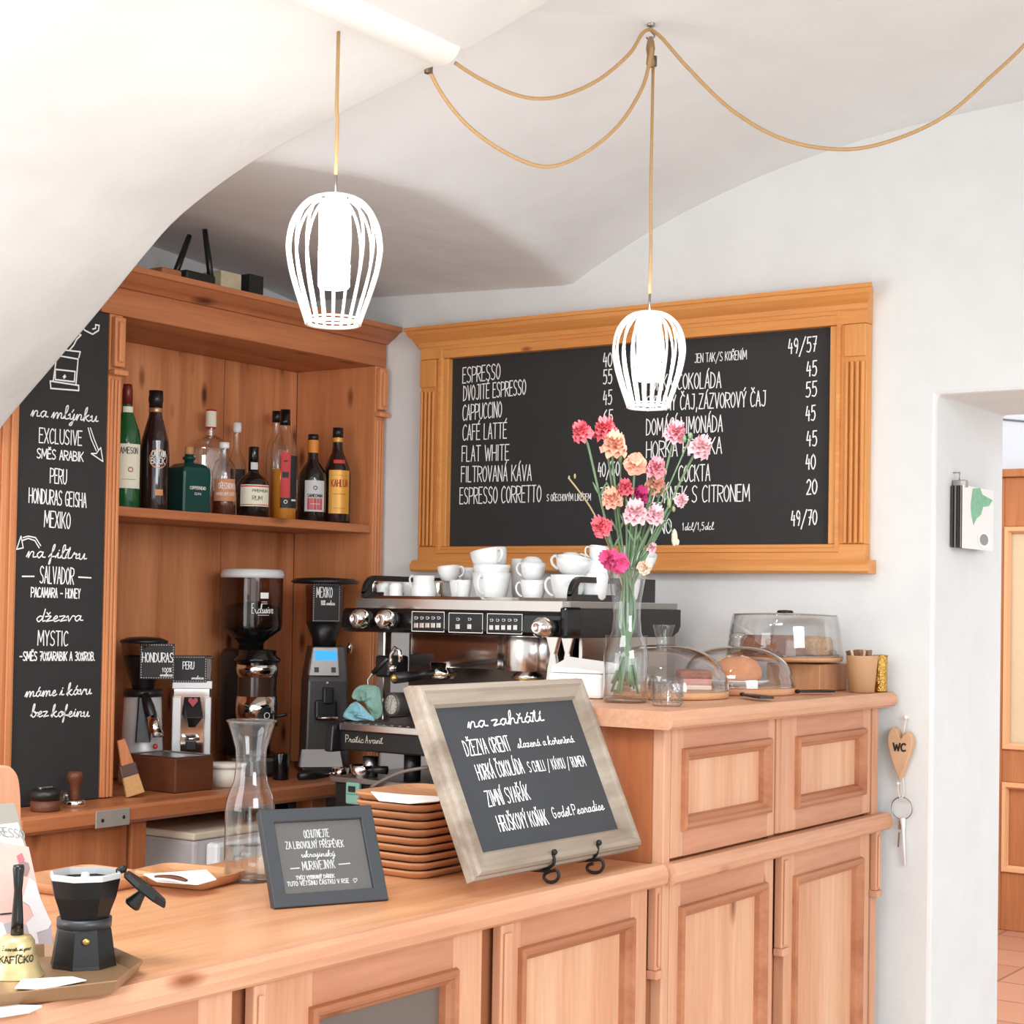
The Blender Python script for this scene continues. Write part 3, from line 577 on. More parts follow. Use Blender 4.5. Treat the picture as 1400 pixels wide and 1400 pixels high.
obj('screw_plate', M().lathe([(0,-.004),(.007,-.004),(.007,.004),(0,.004)], hook, 14), DSTEEL, t, world=True)
obj('hook', M().tube([hook+Vector((0,0,-.003)), hook+Vector((0,0,-.012)), hook+Vector((.008,0,-.022)), hook+Vector((0,0,-.032)), hook+Vector((-.008,0,-.022))], .0018, 6), DSTEEL, t, world=True)
obj('knot', M().lathe([(.003,-.075),(.0075,-.07),(.006,-.055),(.008,-.042),(.006,-.03),(.003,-.022)], hook, 10), mat('bound_cord', srgb(150,118,84), .8), t, world=True)
# ================================================================ bottles on the shelf
SZ = 1.5735
def bottle(label, cx, top, hw, x, prof, gm, cap, capm, lab=None, extra=None, n=36, liquid=None, square=False, neck=None, rz=0):
    P = onx(cx, 650, x); P.z = SZ; s = pxm((P.x, P.y, 1.65)); R = hw/s; H = onx(cx, top, x).z-SZ
    t = thing('bottle', label, 'bottle', P, rz, 'bottles on the cabinet shelf')
    kw = dict(n=4, a0=PI/4) if square else dict(n=n)
    pf = [(0, 0), (R*.94*(1.3 if square else 1), 0)]+[(R*r*(1.3 if square else 1), H*z) for r, z in prof]
    if square:
        b = obj('glass_body', M().lathe([q for q in pf]+[(0, pf[-1][1])], n=4, a0=PI/4, smooth=False), gm, t, bevel=R*.25, seg=3)
    else: b = obj('glass_body', M().lathe(pf, n=n), gm, t)
    if neck:
        obj('neck', M().lathe([(R*r, H*z) for r, z in neck], n=24), gm, t)
    c = [(R*r, H*z) for r, z in cap]; obj('cap', M().lathe([(0, c[0][1])]+c+[(0, c[-1][1])], n=24), capm, t)
    if liquid: obj('liquid', M().lathe([(0, .003), (R*.9, .003), (R*.9, H*liquid[0]), (0, H*liquid[0])], n=24), liquid[1], t)
    if lab:
        for (z0, z1, a0, a1, lm, texts) in lab:
            zc = (z0+z1)/2; rr = None
            for (r1, h1), (r2, h2) in zip(pf[1:], pf[2:]):
                if h1 <= H*zc <= h2+1e-6: rr = r1+(r2-r1)*(H*zc-h1)/max(1e-6, h2-h1)
            rr = (rr or R)+.0006
            A0, A1 = math.radians(a0), math.radians(a1); m = M(); K = 16
            if square: f = lambda u, v, k=1, zz=z0, r=rr/1.3*.93: Vector((r*.02*0+rr/1.3*.93+.0012*k, u, zz*H+v))
            else: f = lambda u, v, k=1, r=rr, ac=(A0+A1)/2, zz=z0: Vector(((r+.0005*k)*math.cos(ac+u/r), (r+.0005*k)*math.sin(ac+u/r), zz*H+v))
            hwid = rr*(A1-A0)/2; hh = (z1-z0)*H
            us = [-hwid+2*hwid*k/K for k in range(K+1)]
            m.add([f(u, 0, 0) for u in us]+[f(u, hh, 0) for u in us], [(k, k+1, K+2+k, K+1+k) for k in range(K)], True)
            l = obj('label', m, lm, t)
            for (tx, u0, v0, w, h, sw, tm) in texts:
                mm = M()
                if tx.startswith('#'):
                    pts = []
                    if tx == '#o': pts = [[(hwid*(u0+w*math.cos(2*PI*k/28)), hh*(v0)+hwid*w*math.sin(2*PI*k/28)) for k in range(29)]]
                    elif tx == '#-': pts = [[(hwid*u0+hwid*w*k/10, hh*v0) for k in range(11)]]
                    ribbons(mm, pts, f, sw)
                else: write(mm, tx, f, hwid*u0, hh*v0, hwid*w, hh*h, sw)
                obj('lettering', mm, tm, l)
    if extra: extra(t, R, H)
    return t
cream = mat('cream_label', srgb(232,226,204), .7); redl = mat('red_label', srgb(196,52,56), .6); blkl = mat('black_label', srgb(32,32,33), .6)
inkb = mat('black_ink', srgb(30,28,28), .7); inkw = mat('white_ink', srgb(238,236,230), .7); inkg = mat('copper_ink', srgb(206,150,104), .5, .4); inkr = mat('red_ink', srgb(170,60,50), .7)
greeng = mat('green_glass', srgb(16,84,44), .07, coat=.5); darkg = mat('dark_bottle', srgb(40,22,20), .08, coat=.5); tealg = mat('teal_glass', srgb(10,60,54), .2, spec=.3)
blackg = mat('black_bottle', srgb(24,20,20), .08, coat=.5); amberl = mat('amber_spirit', srgb(96,46,28), .1); juice = mat('orange_juice', srgb(228,150,44), .35)
orl = mat('orange_label', srgb(196,132,92), .6); gold_l = mat('gold_label', srgb(222,160,66), .4, .2); grl = mat('grey_label', srgb(206,206,204), .6)
WB = [(1, .02), (1, .50), (.97, .56), (.85, .64), (.6, .72), (.38, .79), (.34, .84), (.34, .95)]
bottle('green glass whiskey bottle with cream label, leftmost on the shelf against the post', 172, 525, 19.5, -2.87, WB, greeng, [(.36, .84), (.36, .955), (.33, .97), (.3, 1)], mat('burgundy_foil', srgb(110,34,30), .35),
    [(.17, .52, -85, 25, cream, [('JAMESON', -.85, .78, 1.5, .14, .0014, inkb), ('#o', .1, .42, .16, 0, .002, inkr), ('#-', -.5, .2, 1.0, 0, .0008, inkb)]), (.74, .82, -85, 25, cream, [])])
bottle('tall dark brown liqueur bottle with copper ring emblem, second from the left post', 211, 534, 20, -2.85, [(1, .02), (.98, .3), (1.0, .48), (.92, .58), (.72, .68), (.48, .78), (.42, .84), (.42, .93)], darkg,
    [(.46, .86), (.46, .9), (.5, .905), (.5, .95), (.47, .955), (.48, 1)], BLACK,
    [(.28, .58, -75, 15, darkg, [('CAPTAIN', -.55, .56, 1.2, .16, .0015, inkw), ('BUCK', -.6, .36, 1.2, .17, .0016, inkw), ('#o', .05, .5, .8, 0, .0014, inkg), ('#o', .05, .5, .74, 0, .0008, inkg)]), (.13, .18, -40, -8, mat('copper_label', srgb(206,140,90), .5), [])],
    lambda t, R, H: obj('neck_band', M().lathe([(R*.45, H*.82), (R*.47, H*.825), (R*.47, H*.85), (R*.45, H*.855)], n=24), mat('copper_foil', srgb(196,150,110), .35, .6), t))
bottle('squat square teal gin bottle with cork stopper', 258, 611, 24, -2.84, [(1, .03), (1, .62), (.96, .68), (.7, .74), (.3, .76)], tealg, [(.26, .88), (.24, 1)], mat('cork', srgb(196,138,96), .8),
    [(.18, .5, -30, 30, tealg, [('COPPERHEAD', -.75, .55, 1.5, .14, .0009, inkw), ('GIN', -.3, .3, .6, .1, .0008, inkw)])], None, square=True, neck=[(.28, .72), (.26, .8), (.36, .81), (.36, .85), (.26, .86), (.26, .89)], rz=math.radians(-12))
bottle('big clear square bottle with red and white cap standing at the back', 287, 560, 22, -2.945, [(1, .02), (1, .64), (.8, .72), (.32, .76)], GLASS2, [(.33, .83), (.33, 1)], mat('red_cap', srgb(192,50,52), .5),
    [(.2, .6, -30, 30, GLASS2, [])], lambda t, R, H: obj('cap_seal', M().lathe([(R*.345, H*.84), (R*.345, H*.985)], n=12).xf(Matrix.Rotation(0, 4, 'Z')), cream, t), square=True, neck=[(.3, .74), (.3, .84)], rz=math.radians(-30))
bottle('clear bottle with orange label and brown spirit in front of the big clear one', 306, 605, 16.5, -2.83, [(1, .02), (1, .58), (.94, .66), (.7, .74), (.4, .79), (.36, .83), (.36, .92)], GLASS2, [(.4, .92), (.42, .94), (.42, 1)], PORC,
    [(.2, .50, -95, 20, orl, [('OŘECHOVKA', -.55, .55, 1.5, .26, .0011, inkw), ('MANDLOVÝ LIKÉR', -.75, .25, 1.6, .14, .0007, inkw)])], liquid=(.34, amberl))
bottle('small clear bottle with black label and glass stopper behind the orange label bottle', 323, 578, 14, -2.945, [(1, .02), (1, .5), (.9, .58), (.5, .68), (.36, .74), (.34, .9)], GLASS2, [(.4, .9), (.42, .93), (.42, 1)], PORC,
    [(.28, .52, -80, 10, blkl, [('#o', .4, .5, .18, 0, .002, inkw)])])
bottle('round dark rum bottle with wide cream map label in mid shelf', 346.5, 611, 22.5, -2.83, [(1, .02), (1, .44), (.94, .51), (.72, .57), (.4, .62), (.3, .66), (.3, .8)], blackg, [(.31, .66), (.31, .99), (.29, 1)], GLOSSB,
    [(.16, .46, -95, 20, cream, [('#-', -.98, .93, 1.96, 0, .003, redl), ('#-', -.98, .07, 1.96, 0, .002, redl), ('PREMIUM', -.2, .66, 1., .12, .0009, inkb), ('~', 0, 0, .01, .01, .0003, inkb), ('RUM', -.2, .28, .6, .2, .0011, inkb)]), (.68, .78, -80, 10, grl, [])])
bottle('tall clear bottle with black cap half hidden behind the orange drink', 377, 562, 14, -2.945, [(1, .02), (1, .62), (.85, .7), (.5, .78), (.42, .82), (.42, .93)], GLASS2, [(.46, .9), (.46, 1)], BLACK)
bottle('tall bottle of orange liqueur with red and black upright label', 388.5, 560, 18.5, -2.83, [(1, .02), (1, .62), (.92, .68), (.7, .74), (.44, .8), (.36, .85), (.36, .93)], GLASS2, [(.4, .86), (.4, .9), (.37, .91), (.37, 1)], GLOSSB,
    [(.2, .61, -62, -22, redl, [('#-', -.3, .5, .6, 0, .014, blkl), ('#-', -.3, .8, .6, 0, .004, blkl)]), (.11, .58, -20, 16, blkl, [('#-', -.6, .15, 1.1, 0, .004, inkw)]), (.11, .20, -62, -18, blkl, [('#o', 0, .6, .3, 0, .0016, inkw)])], liquid=(.46, juice))
bottle('dark bottle with grey and red label and orange neck band', 427.5, 594, 19.5, -2.83, [(1, .02), (1, .5), (.95, .56), (.7, .63), (.42, .69), (.35, .74), (.35, .93)], blackg, [(.37, .93), (.37, 1)], BLACK,
    [(.12, .47, -80, 5, grl, [('SAMECMAN', -.7, .46, 1.4, .1, .0013, inkb), ('#o', 0, .76, .16, 0, .002, inkb)]), (.14, .27, -68, -7, redl, [('#-', -.6, .5, 1.2, 0, .001, inkw)])],
    lambda t, R, H: obj('neck_band', M().lathe([(R*.375, H*.79), (R*.385, H*.8), (R*.385, H*.93), (R*.375, H*.935)], n=24), mat('orange_band', srgb(222,140,50), .5), t))
bottle('dark brown bottle with golden yellow label, rightmost on the shelf', 461, 585, 19, -2.80, [(1, .02), (.98, .3), (1, .5), (.9, .58), (.68, .66), (.44, .74), (.36, .8), (.36, .92)], darkg, [(.38, .9), (.38, 1)], BLACK,
    [(.10, .55, -85, 10, gold_l, [('KAHLUA', -.75, .62, 1.5, .16, .0022, inkr), ('#-', -.6, .45, 1.2, 0, .0012, inkr), ('#-', -.5, .12, 1.0, 0, .001, inkr)]), (.6, .66, -70, -5, redl, [])],
    lambda t, R, H: obj('neck_band', M().lathe([(R*.375, H*.85), (R*.385, H*.855), (R*.385, H*.89), (R*.375, H*.895)], n=24), gold_l, t))
# ---------------------------------------------------------------- things on top of the cabinet
p = onx(238, 372, -2.84); z = 2.0785
t = thing('wifi_router', 'flat black router with upright antennas on top of the cabinet', 'router', (-2.80, p.y, z))
obj('housing', M().box(-.05, .05, -.05, .045, 0, .036), BLACK, t, bevel=.006)
for (a, b, q) in (((.0, -.015, .02), onx(279, 316, -2.82), 0), ((.0, -.04, .02), onx(259, 322, -2.80), 1), ((.03, .05, .02), onx(280, 314, -2.78), 2)):
    if q == 0: continue
    b = b-Vector(t.location); obj('antenna', M().tube([a, Vector(a)*.6+b*.4, b], [.0075, .0075, .006], 8), BLACK, t)
p = onx(305, 385, -2.80)
t = thing('small_box', 'cream patterned small box lying on the cabinet beside the router', 'box', (-2.80, p.y, z))
obj('carton', M().box(-.03, .03, -.037, .03, 0, .058), mat('cream_carton', srgb(206,192,160), .7, var=.3, scale=30), t, bevel=.002)
p = onx(337, 390, -2.80)
t = thing('small_box', 'black small box with white mark at the end of the row on the cabinet', 'box', (-2.80, p.y, z))
obj('carton', M().box(-.03, .03, -.021, .027, 0, .066), blkl, t, bevel=.002)
obj('mark', M().box(.03, .0308, -.005, .0, .006, .02), PORC, t)
p = onx(214, 370, -2.75)
tag(obj('wood_block', M().box(-2.80, -2.70, p.y-.03, p.y+.028, z, z+.016), AMB['y'], bevel=.004), 'small amber wood block on the cabinet top next to the arch', 'block')
# ================================================================ grinders and tools on the back counter
BZ = .9555
def card(t, plane_o, U, V, w, h, lines, tilt=0):
    o = Vector(plane_o); U = Vector(U).normalized(); V = Vector(V).normalized(); N = U.cross(V)
    c = obj('name_card', M().slab(o, U, V, w, h, N, .0015), mat('card_black', srgb(44,42,42), .7), t, label='small black name card')
    f = lambda x, y, k=1: o+U*x+V*y+N*(.0016+.0004*k)
    S = []; nn = max(8, int(w/.0058)); 
    for k in range(nn):
        a = .003+(w-.006)*k/nn
        S += [[(a, .003), (a+.0016, .003)], [(a, h-.003), (a+.0016, h-.003)]]
    nn = max(8, int(h/.0058))
    for k in range(nn):
        a = .003+(h-.006)*k/nn
        S += [[(.003, a), (.003, a+.0016)], [(w-.003, a), (w-.003, a+.0016)]]
    m = M(); ribbons(m, S, f, .0011); obj('dotted_border', m, CHALK, c)
    for tx, x, y, ww, hh, sw, sc in lines:
        m = M(); write(m, tx, f, x*w, y*h, ww*w, hh*h, sw, sc); obj('lettering', m, CHALK, c)
    return c
DV = Vector((.75, -.66, 0)).normalized(); DU = Vector((.66, .75, 0)).normalized()     # toward the guests / their right
smoke = clear('smoked_hopper', (.56, .49, .45), .04, 1.2); silver = mat('satin_silver', srgb(208,207,206), .34, .35)
def frame_at(cx, py, x, z=None):
    P = onx(cx, py, x); P.z = BZ if z is None else z; return P
def zrow(cx, py, P): return onpl(cx, py, P, FW).z-P.z
RZ = math.atan2(DV.y, DV.x)         # local +x faces the guests, +y is their right
# silver grinder with black funnel hopper
P = frame_at(193, 1060, -2.89); s = pxm(P); Z = lambda y: zrow(193, y, P)
t = thing('coffee_grinder', 'silver round coffee grinder with black funnel hopper, first beside the left post', 'coffee grinder', P, RZ, 'coffee grinders')
obj('body', M().lathe([(0, 0), (30/s, 0), (31/s, .01), (27/s, Z(1000)), (25/s, Z(950)), (0, Z(950))], n=36), silver, t)
obj('collar', M().lathe([(0, Z(952)), (26/s, Z(952)), (28/s, Z(948)), (26/s, Z(942)), (0, Z(942))], n=32), BLACK, t)
obj('hopper', M().lathe([(0, Z(943)), (14/s, Z(943)), (16/s, Z(935)), (29/s, Z(898)), (29/s, Z(897))], n=32), BLACK, t)
obj('hopper_glass', M().lathe([(29/s, Z(898)), (31/s, Z(878))], n=32), smoke, t)
obj('lid', M().lathe([(0, Z(879)), (32/s, Z(879)), (33/s, Z(876)), (22/s, Z(871.5)), (0, Z(870))], n=32), BLACK, t)
sp = obj('spout', M().loft([[(26/s*.9, y*14/s, Z(950)-.004) for y in (-.5, .5)]+[(26/s*.9+.012, y*14/s, Z(950)-.004) for y in (.5, -.5)], [(24/s, -10/s, Z(1012)), (24/s, 10/s, Z(1012)), (24/s+.02, 10/s, Z(1012)), (24/s+.02, -10/s, Z(1012))]], smooth=False), BLACK, t, bevel=.003)
a = Vector((.055, .012, Z(965))); b = Vector((.078, .030, Z(1002)))
obj('chute', M().tube([(.042, .002, Z(948)), a, b], [.010, .013, .012], 14), BLACK, t)
obj('chute_sleeve', M().tube([a+(b-a)*.35, b+(b-a)*.05], [.0145, .0145], 16), CHROME, t)
obj('switch', M().blob((.05, .028, Z(1018)), .006), mat('red_switch', srgb(190,50,40), .4), t)
w = 46/s; h = 48/s
card(t, Vector((31/s+.004, -6/s, Z(927))), (0, 1, 0), (-.1, 0, 1), w, h, [('HONDURAS', .07, .48, .88, .26, .0021, 0), ('100%', .64, .2, .27, .12, .0012, 0), ('arabica', .58, .08, .36, .11, .0012, 1)])
# chrome box grinder
P = frame_at(258, 1062, -2.855); s = pxm(P); Z = lambda y: zrow(258, y, P)
t = thing('coffee_grinder', 'polished square coffee grinder with black slanted spout and small red heart badge', 'coffee grinder', P, RZ, 'coffee grinders')
obj('body', M().box(-.06, .02, -25/s, 27/s, 0, Z(930)), CHROME, t, bevel=.004)
for y0, y1 in ((-25/s, -13/s), (18/s, 27/s)): obj('front_panel', M().box(.02, .035, y0, y1, 0, Z(952)), silver, t, bevel=.002)
obj('top_deck', M().box(-.06, .035, -26/s, 28/s, Z(941), Z(930)), silver, t, bevel=.002)
obj('hopper', M().box(-.055, .03, -25/s, 27/s, Z(930), Z(898)), smoke, t, bevel=.002)
obj('hopper_lid', M().box(-.058, .033, -27/s, 29/s, Z(900), Z(897)), BLACK, t, bevel=.001)
sp = M().loft([[(.022, -9/s, Z(952)), (.022, 12/s, Z(952)), (.03, 12/s, Z(952)), (.03, -9/s, Z(952))], [(.022, -12/s, Z(975)), (.022, 17/s, Z(975)), (.062, 15/s, Z(979)), (.062, -6/s, Z(979))], [(.022, -3/s, Z(993)), (.022, 6/s, Z(993)), (.035, 6/s, Z(993)), (.035, -3/s, Z(993))]], smooth=False)
obj('spout', sp, BLACK, t, bevel=.001)
hrt = [(.0, -8/s), (-6.5/s, 0), (-5.5/s, 4/s), (-2.5/s, 4.5/s), (0, 2/s), (2.5/s, 4.5/s), (5.5/s, 4/s), (6.5/s, 0)]
obj('heart_badge', M().prism([(u+2/s, w+Z(957)) for u, w in hrt], 'x', .045, .047), mat('heart_red', srgb(170,64,74), .5), t)
obj('fork', M().tube([(.02, -8/s, Z(1006)), (.07, -8/s, Z(1007)), (.07, 9/s, Z(1007)), (.02, 9/s, Z(1006))], .004, 8), CHROME, t)
obj('button', M().box(.02, .032, -6/s, 8/s, Z(1024), Z(1012)), BLACK, t, bevel=.002)
card(t, Vector((.036, -26/s, Z(932))), (0, 1, 0), (0, 0, 1), 46/s, 36/s, [('PERU', .3, .5, .32, .28, .0018, 0), ('arabica', .55, .12, .36, .13, .0012, 1)])
# large grinder with cylinder hopper
P = frame_at(340, 1052, -2.88); s = pxm(P); Z = lambda y: zrow(340, y, P)
t = thing('coffee_grinder', 'large black coffee grinder with tall smoky cylinder hopper and white lid', 'coffee grinder', P, RZ, 'coffee grinders')
obj('base', M().box(-.09, .10, -30/s, 40/s, 0, Z(1030)), BLACK, t, bevel=.01)
obj('motor_body', M().lathe([(0, Z(1030)), (36/s, Z(1030)), (37/s, Z(960)), (36/s, Z(898)), (30/s, Z(888)), (0, Z(888))], (-.03, -6/s, 0), 32), BLACK, t)
dx = .045
obj('doser', M().lathe([(0, Z(990)), (30/s, Z(990)), (30/s, Z(985)), (0, Z(985))], (dx, 6/s, 0), 32), BLACK, t)
obj('doser_band', M().lathe([(27.5/s, Z(985)), (28.5/s, Z(985)), (28.5/s, Z(950)), (27.5/s, Z(950))], (dx, 6/s, 0), 36), CHROME, t, label='polished lower band')
obj('doser_window', M().lathe([(27/s, Z(950)), (27/s, Z(924))], (dx, 6/s, 0), 36), mat('dark_window', srgb(60,42,34), .1), t)
obj('doser_band', M().lathe([(27.5/s, Z(924)), (28.5/s, Z(924)), (28.5/s, Z(904)), (27.5/s, Z(904))], (dx, 6/s, 0), 36), CHROME, t, label='polished upper band')
obj('doser_lid', M().lathe([(0, Z(904)), (31/s, Z(904)), (32/s, Z(900)), (26/s, Z(895)), (26/s, Z(888)), (0, Z(886))], (dx, 6/s, 0), 36), GLOSSB, t)
obj('lever', M().tube([(dx+.02, 28/s, Z(978)), (dx+.03, 46/s, Z(974))], .004, 8), BLACK, t)
obj('hopper_neck', M().lathe([(0, Z(890)), (17/s, Z(890)), (17/s, Z(880)), (20/s, Z(876)), (40/s, Z(861)), (41/s, Z(857))], n=36), GLOSSB, t)
obj('hopper_glass', M().lathe([(41.5/s, Z(858)), (42/s, Z(850)), (42/s, Z(790))], n=40), smoke, t)
obj('beans', M().lathe([(0, Z(857)), (39/s, Z(857)), (39/s, Z(830)), (10/s, Z(822)), (0, Z(822))], n=32), mat('coffee_beans', srgb(62,40,30), .5, var=.4, scale=240), t)
obj('hopper_lid', M().lathe([(0, Z(790)), (43/s, Z(790)), (43.5/s, Z(786)), (42/s, Z(780)), (38/s, Z(778)), (0, Z(777))], n=40), mat('white_lid', srgb(222,222,220), .4), t)
ff = lambda u, v, k=1: Vector(((42/s+.0006*k)*math.cos(u/(42/s)), (42/s+.0006*k)*math.sin(u/(42/s)), v))
m = M(); write(m, 'Exclusive', ff, -4/s, Z(838), 31/s, 13/s, .0014, True); obj('lettering', m, CHALK, t)
m = M(); ribbons(m, [[((4+k*2)/s, Z(840.5)) for k in range(9)]], ff, .001); obj('lettering', m, CHALK, t)
m = M(); ribbons(m, [[((10+k)/s, Z(814)) for k in range(7)]], ff, 8/s); ribbons(m, [[((9+k)/s, Z(822.5)) for k in range(9)], [((9+k)/s, Z(825)) for k in range(9)]], ff, .001); obj('emblem', m, CHALK, t)
f2 = lambda u, v, k=1: Vector((dx+(28.5/s+.0006*k)*math.cos(u/(28.5/s)), 6/s+(28.5/s+.0006*k)*math.sin(u/(28.5/s)), v))
m = M(); ribbons(m, [[((2+k)/s, Z(976)) for k in range(19)]], f2, 8/s); ribbons(m, [[((5+k)/s, Z(968)) for k in range(12)]], f2, 7/s); obj('emblem', m, IRON, t)
m = M(); ribbons(m, [[((12+4*math.cos(q*PI/8))/s, Z(975)+4/s*math.sin(q*PI/8)) for q in range(17)]], lambda u, v, k=1: f2(u, v, k+1.5), .0016); obj('emblem_ring', m, CHALK, t)
# dark grinder with blue display
P = frame_at(440, 1050, -2.80); s = pxm(P); Z = lambda y: zrow(440, y, P)
t = thing('coffee_grinder', 'dark grey coffee grinder with glowing blue display beside the espresso machine', 'coffee grinder', P, RZ, 'coffee grinders')
gun = mat('gunmetal', srgb(92,90,90), .35, .6)
obj('base', M().box(-.08, .09, -34/s, 36/s, 0, Z(1044)), BLACK, t, bevel=.006)
obj('body', M().loft([[(-.08, -27/s, Z(1044)), (.05, -27/s, Z(1044)), (.05, 34/s, Z(1044)), (-.08, 34/s, Z(1044))], [(-.08, -25/s, Z(930)), (.055, -25/s, Z(930)), (.055, 30/s, Z(930)), (-.08, 30/s, Z(930))], [(-.08, -18/s, Z(884)), (.03, -18/s, Z(884)), (.03, 28/s, Z(884)), (-.08, 28/s, Z(884))]], smooth=False), gun, t, bevel=.006)
obj('tray', M().loft([[(.05, -36/s, Z(1044)), (.088, -36/s, Z(1044)), (.088, 22/s, Z(1044)), (.05, 22/s, Z(1044))], [(.05, -32/s, Z(1022)), (.056, -32/s, Z(1022)), (.056, 20/s, Z(1022)), (.05, 20/s, Z(1022))]], smooth=False), silver, t, bevel=.003)
pn = obj('control_panel', M().loft([[(.03, -24/s, Z(922)), (.060, -24/s, Z(922)), (.060, 17/s, Z(922)), (.03, 17/s, Z(922))], [(.0, -18/s, Z(885)), (.040, -18/s, Z(885)), (.040, 16/s, Z(885)), (.0, 16/s, Z(885))]], smooth=False), silver, t, bevel=.003)
nn = Vector((.020, 0, Z(885)-Z(922))).normalized()
vv = Vector((-.020, 0, Z(885)-Z(922))).normalized(); fN = Vector((0, 1, 0)).cross(vv)
o = Vector((.060, -24/s, Z(922)))+fN*.0004
obj('display', M().slab(o+vv*(21/s)+Vector((0, 8/s, 0)), (0,1,0), vv, 30/s, 13/s, fN, .001), glow('blue_display', srgb(70,170,240), 1.1), pn)
for y in (7, 30): obj('button', M().slab(o+vv*(4/s)+Vector((0, y/s, 0)), (0,1,0), vv, 6/s, 7/s, fN, .0015), mat('grey_button', srgb(80,80,80), .5), pn)
obj('hood', M().box(.05, .075, -16/s, 14/s, Z(982), Z(955)), BLACK, t, bevel=.006)
obj('outlet', M().box(.05, .085, -6/s, 8/s, Z(960), Z(938)), BLACK, t, bevel=.004)
obj('fork', M().tube([(.06, -15/s, Z(978)), (.095, -13/s, Z(978)), (.095, 12/s, Z(978)), (.06, 14/s, Z(978))], .003, 8), CHROME, t)
obj('indicator', M().blob((.057, 1/s, Z(932)), .003), PORC, t)
obj('side_knob', M().lathe([(0, 0), (.007, 0), (.008, .016), (.005, .026), (0, .026)], (-.02, 37/s, Z(893)), 14), CHROME, t)
obj('hopper_neck', M().lathe([(0, Z(884)), (16/s, Z(884)), (17/s, Z(873)), (26/s, Z(850)), (0, Z(849))], n=28), BLACK, t)
obj('hopper_glass', M().lathe([(25/s, Z(851)), (27/s, Z(800))], n=28), smoke, t)
obj('lid', M().lathe([(0, Z(800)), (44/s, Z(798)), (47/s, Z(795)), (40/s, Z(791)), (0, Z(789))], n=36), BLACK, t)
card(t, Vector((27/s+.003, -21/s, Z(850))), (0, 1, 0), (0, 0, 1), 38/s, 52/s, [('MEXIKO', .14, .64, .56, .26, .0018, 0), ('100% arabica', .3, .44, .5, .12, .0012, 1)])
# knock box, brush, tamper, jar, tub, cup
t = thing('knock_box', 'dark walnut wooden knock box with steel insert in front of the grinders', 'knock box', (-2.765, 2.694, BZ))
zt = .079
m = M().box(-.095, .095, -.058, -.05, 0, zt).box(-.095, .095, .05, .058, 0, zt).box(-.095, -.087, -.05, .05, 0, zt).box(.087, .095, -.05, .05, 0, zt).box(-.087, .087, -.05, .05, 0, .006)
obj('wooden_body', M().box(-.078, .078, -.058, .058, 0, zt-.004), WAL['y'], t, bevel=.003)
m = M(); mitre(m, (-.076, -.056, zt-.004), (1,0,0), (0,1,0), (0,0,1), .152, .112, [(0, 0), (.001, .003), (.006, .003), (.008, .0005)]); obj('steel_rim', m, DSTEEL, t)
m = M().box(-.069, .069, -.048, .048, zt-.0045, zt-.0035); obj('steel_insert', m, DSTEEL, t, label='steel lining')
a = frame_at(186, 1080, -2.70); b = onx(158, 1012, -2.72); b.y += .015
t = thing('brush', 'flat wooden grinder brush with pale bristles leaning on the left post', 'brush', a)
d = (b-a); L = d.length; d.normalize(); sd = Vector((.45, .89, 0)); sd = (sd-d*sd.dot(d)).normalized(); nrm = d.cross(sd)
def bslab(name, u0, u1, w0, w1, th, mt):
    q = []
    for u, w in ((u0, w0), (u1, w1)): q.append([d*u+sd*w+nrm*th, d*u-sd*w+nrm*th, d*u-sd*w-nrm*th, d*u+sd*w-nrm*th])
    obj(name, M().loft(q, smooth=False), mt, t, bevel=.002)
bslab('bristles', .006, L*.40, .020, .017, .006, mat('bristle', srgb(196,148,96), .8, var=.25, scale=200)); bslab('ferrule', L*.38, L*.58, .0175, .016, .007, mat('ferrule_dark', srgb(80,58,48), .4)); bslab('handle', L*.56, L, .014, .008, .005, AMB['z'])
bslab('ferrule_edge', L*.40, L*.57, .0185, .0175, .0045, DSTEEL)
P = frame_at(102, 1092, -2.665); s = pxm(P)
t = thing('tamper', 'coffee tamper with turned wooden handle and steel base before the blackboard', 'tamper', P)
obj('steel_base', M().lathe([(0, 0), (15/s, 0), (15/s, 8/s), (12/s, 10/s), (0, 11/s)], n=28), CHROME, t)
obj('handle', M().lathe([(0, 10/s), (8/s, 11/s), (6/s, 18/s), (7.5/s, 32/s), (10/s, 37/s), (11/s, 43/s), (9/s, 48/s), (0, 49/s)], n=24), WAL['z'], t)
P = frame_at(62, 1098, -2.66); s = pxm(P)
t = thing('lidded_jar', 'low round wooden jar with black lid, left of the tamper', 'jar', P)
obj('wooden_base', M().lathe([(0, 0), (19/s, 0), (20/s, 2/s), (20/s, 15/s), (0, 15/s)], n=32), WAL['x'], t)
obj('lid', M().lathe([(0, 15/s), (20.5/s, 15/s), (21/s, 25/s), (18/s, 29/s), (0, 29/s)], n=32), BLACK, t)
obj('clasp', M().box(-.004, .004, -.016, .016, 29/s, 33/s), DSTEEL, t, bevel=.002)
P = frame_at(92, 1084, -2.705); s = pxm(P)
t = thing('glass_dish', 'small round glass dish standing behind the tamper', 'dish', P)
obj('bowl', M().lathe([(0, 0), (10/s, 0), (13/s, 18/s), (12/s, 18/s), (9/s, 2/s), (0, 2/s)], n=24), GLASS2, t)
P = frame_at(310, 1066, -2.72); s = pxm(P)
t = thing('white_tub', 'round white plastic tub beside the knock box', 'tub', P)
obj('tub', M().lathe([(0, 0), (23/s, 0), (25/s, 25/s), (0, 25/s)], n=32), mat('ivory_plastic', srgb(222,214,198), .5), t)
obj('lid', M().lathe([(0, 25/s), (27/s, 25/s), (27/s, 31/s), (0, 32/s)], n=32), mat('ivory_lid', srgb(226,218,204), .5), t)
